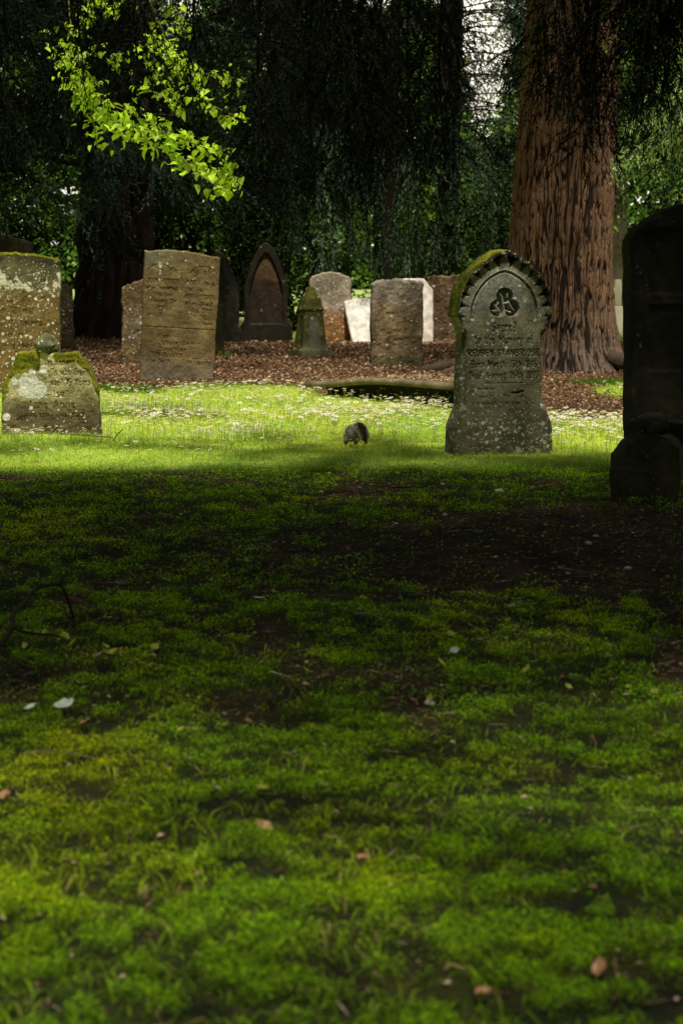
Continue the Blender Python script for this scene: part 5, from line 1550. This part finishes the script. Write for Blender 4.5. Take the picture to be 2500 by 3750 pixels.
fe = [(150, 1648, .055, 'large pair of white downy feathers in the moss at lower left'), (278, 1357, .045, 'pale green white feather left of centre on the dark turf'), (595, 1393, .04, 'small white feather near the middle of the dark turf'),
      (632, 1575, .03, 'white downy feather standing in the grass below the middle'), (75, 1655, .04, 'greyish feather at the left edge of the bright moss'), (1178, 1405, .03, 'faint grey feather on the bare patch at right'), (1042, 1512, .03, 'white thread of feather below the bare patch at right')]
for k, (a, b, L_, lb) in enumerate(fe):
    o = leaf_mesh('feather', M_feather, L_, .9, 20 + k)
    P = at(a, b); o.location = (P[0], P[1], float(gz(P[0], P[1])) + .02); o.rotation_euler = (.5 * r.normal(), .4 * r.normal(), r.uniform(-.6, .6)); tag(o, lb, 'feather')
pb = [(1145, 1130, .014, 'rounded white pebble at the edge of the bare patch below the arch topped stone'), (1350, 1260, .010, 'small white pebble, higher of the two by the footstone'), (1441, 1305, .010, 'small grey white pebble at right, lowest of the pebbles'), (1367, 1240, .008, 'tiny white pebble right of the small white pebble'),
      (1016, 1114, .008, 'tiny white pebble on the grass left of the arch topped stone'), (1022, 1187, .008, 'tiny grey pebble on the turf below the tiny white one'), (1252, 1213, .007, 'tiny pale pebble near the middle of the bare patch'), (988, 1630, .009, 'white pebble in the near moss right of centre'), (737, 1132, .009, 'tiny white pebble on the turf below the squirrel')]
for k, (a, b, q, lb) in enumerate(pb):
    P = at(a, b)
    o = rock('pebble', (P[0], P[1], float(gz(P[0], P[1])) + .002), (q * 1.5, q * 1.1, q * .8), 60 + k, (.5, .48, .42), M_plain, sub=3)
    tag(o, lb, 'pebble')

# tuft of longer grass by the leaning stone, small plants
def tuft(label, x0, y0, rad, n, h, tone, seed, name='grass_tuft'):
    r = np.random.default_rng(seed)
    x = x0 + r.normal(0, rad, n); y = y0 + r.normal(0, rad, n)
    c = np.array(tone) * r.uniform(.6, 1.4, (n, 1))
    V, Q, T, Cc = blades(x, y, r.uniform(h * .5, h, n), r.uniform(.004, .007, n), r.uniform(.1, 1.0, n), c, r)
    o = mesh_obj(name, V - np.array([x0, y0, 0]), [Q, T], M_grass, colr=Cc, loc=(x0, y0, 0))
    return tag(o, label, 'plant')
P = at(312, 905); tuft('tuft of longer green grass in front of the tall leaning headstone', P[0], P[1], .10, 700, .11, (.09, .2, .015), 41)
P = at(245, 897); tuft('smaller grass tuft at the edge of the litter, left of the bigger tuft', P[0], P[1], .06, 200, .07, (.1, .2, .02), 42)
P = at(1385, 885); tuft('patch of long grass at the foot of the red trunk', P[0], P[1], .16, 700, .10, (.12, .24, .02), 43)
P = at(880, 830); tuft('low weedy growth at the foot of the blocky grey brown headstone', P[0], P[1] - .1, .12, 300, .05, (.12, .15, .03), 44, 'weed')
P = at(525, 822); tuft('small seedling with pale leaves beside the low green headstone', P[0], P[1], .03, 40, .10, (.2, .32, .06), 45, 'seedling')
P = at(1392, 1262); tuft('bent green grass stalk on the bare earth under the footstone', at(1375, 1165)[0], at(1375, 1165)[1] - .15, .01, 8, .09, (.15, .25, .03), 46)

# mound and pale path strip are part of the ground beyond the litter
V = []; 
xs2 = np.linspace(-6, 8, 60); 
path = np.array([[x, y, .012 + float(gz(x, y)) + .02] for y in (36.2, 38.6) for x in xs2])
i = np.arange(120).reshape(2, 60)
Q = np.stack([i[:-1, :-1], i[:-1, 1:], i[1:, 1:], i[1:, :-1]], -1).reshape(-1, 4)
tag(mesh_obj('path', path, Q, M_plain, colr=np.tile([.72, .66, .56], (120, 1))), 'pale gravel path in full sun beyond the trees', None, kind='structure')

# ------------------------------------------------------------------ world, sun, camera
w = bpy.data.worlds.new('World'); scn.world = w; w.use_nodes = True
N, Lk = w.node_tree.nodes, w.node_tree.links
bg = N.get('Background') or N.new('ShaderNodeBackground')
sky = N.new('ShaderNodeTexSky'); sky.sky_type = 'NISHITA'; sky.sun_disc = False
sky.sun_elevation = SUN_EL; sky.sun_rotation = math.pi - SUN_AZ
sky.air_density = 1.0; sky.dust_density = 3.0; sky.ozone_density = .6
tint = mixc(N, Lk, 1.0, sky.outputs[0], (1.0, .90, .56), 'MULTIPLY')
Lk.new(tint, bg.inputs[0]); bg.inputs[1].default_value = .068
sd = bpy.data.lights.new('Sun', 'SUN'); sd.energy = 5.0; sd.angle = R(4); sd.color = (1, .93, .78)
so = bpy.data.objects.new('Sun', sd); col.objects.link(so)
so.rotation_euler = Vector(SUNV.tolist()).to_track_quat('Z', 'Y').to_euler()
so.location = (3, -4, 20)

cd = bpy.data.cameras.new('Camera'); cam = bpy.data.objects.new('Camera', cd); col.objects.link(cam)
cam.location = (0, 0, 1.2); cam.rotation_euler = (R(90 - 6.156), 0, 0)
cd.sensor_fit = 'VERTICAL'; cd.sensor_height = 36; cd.lens = 85; cd.clip_end = 3000; cd.clip_start = .1
cd.dof.use_dof = True; cd.dof.focus_distance = 14.6; cd.dof.aperture_fstop = 6.5
scn.camera = cam
scn.view_settings.view_transform = 'Standard'; scn.view_settings.look = 'None'; scn.view_settings.exposure = 0; scn.view_settings.gamma = 1
scn.cycles.max_bounces = 6; scn.cycles.transparent_max_bounces = 4
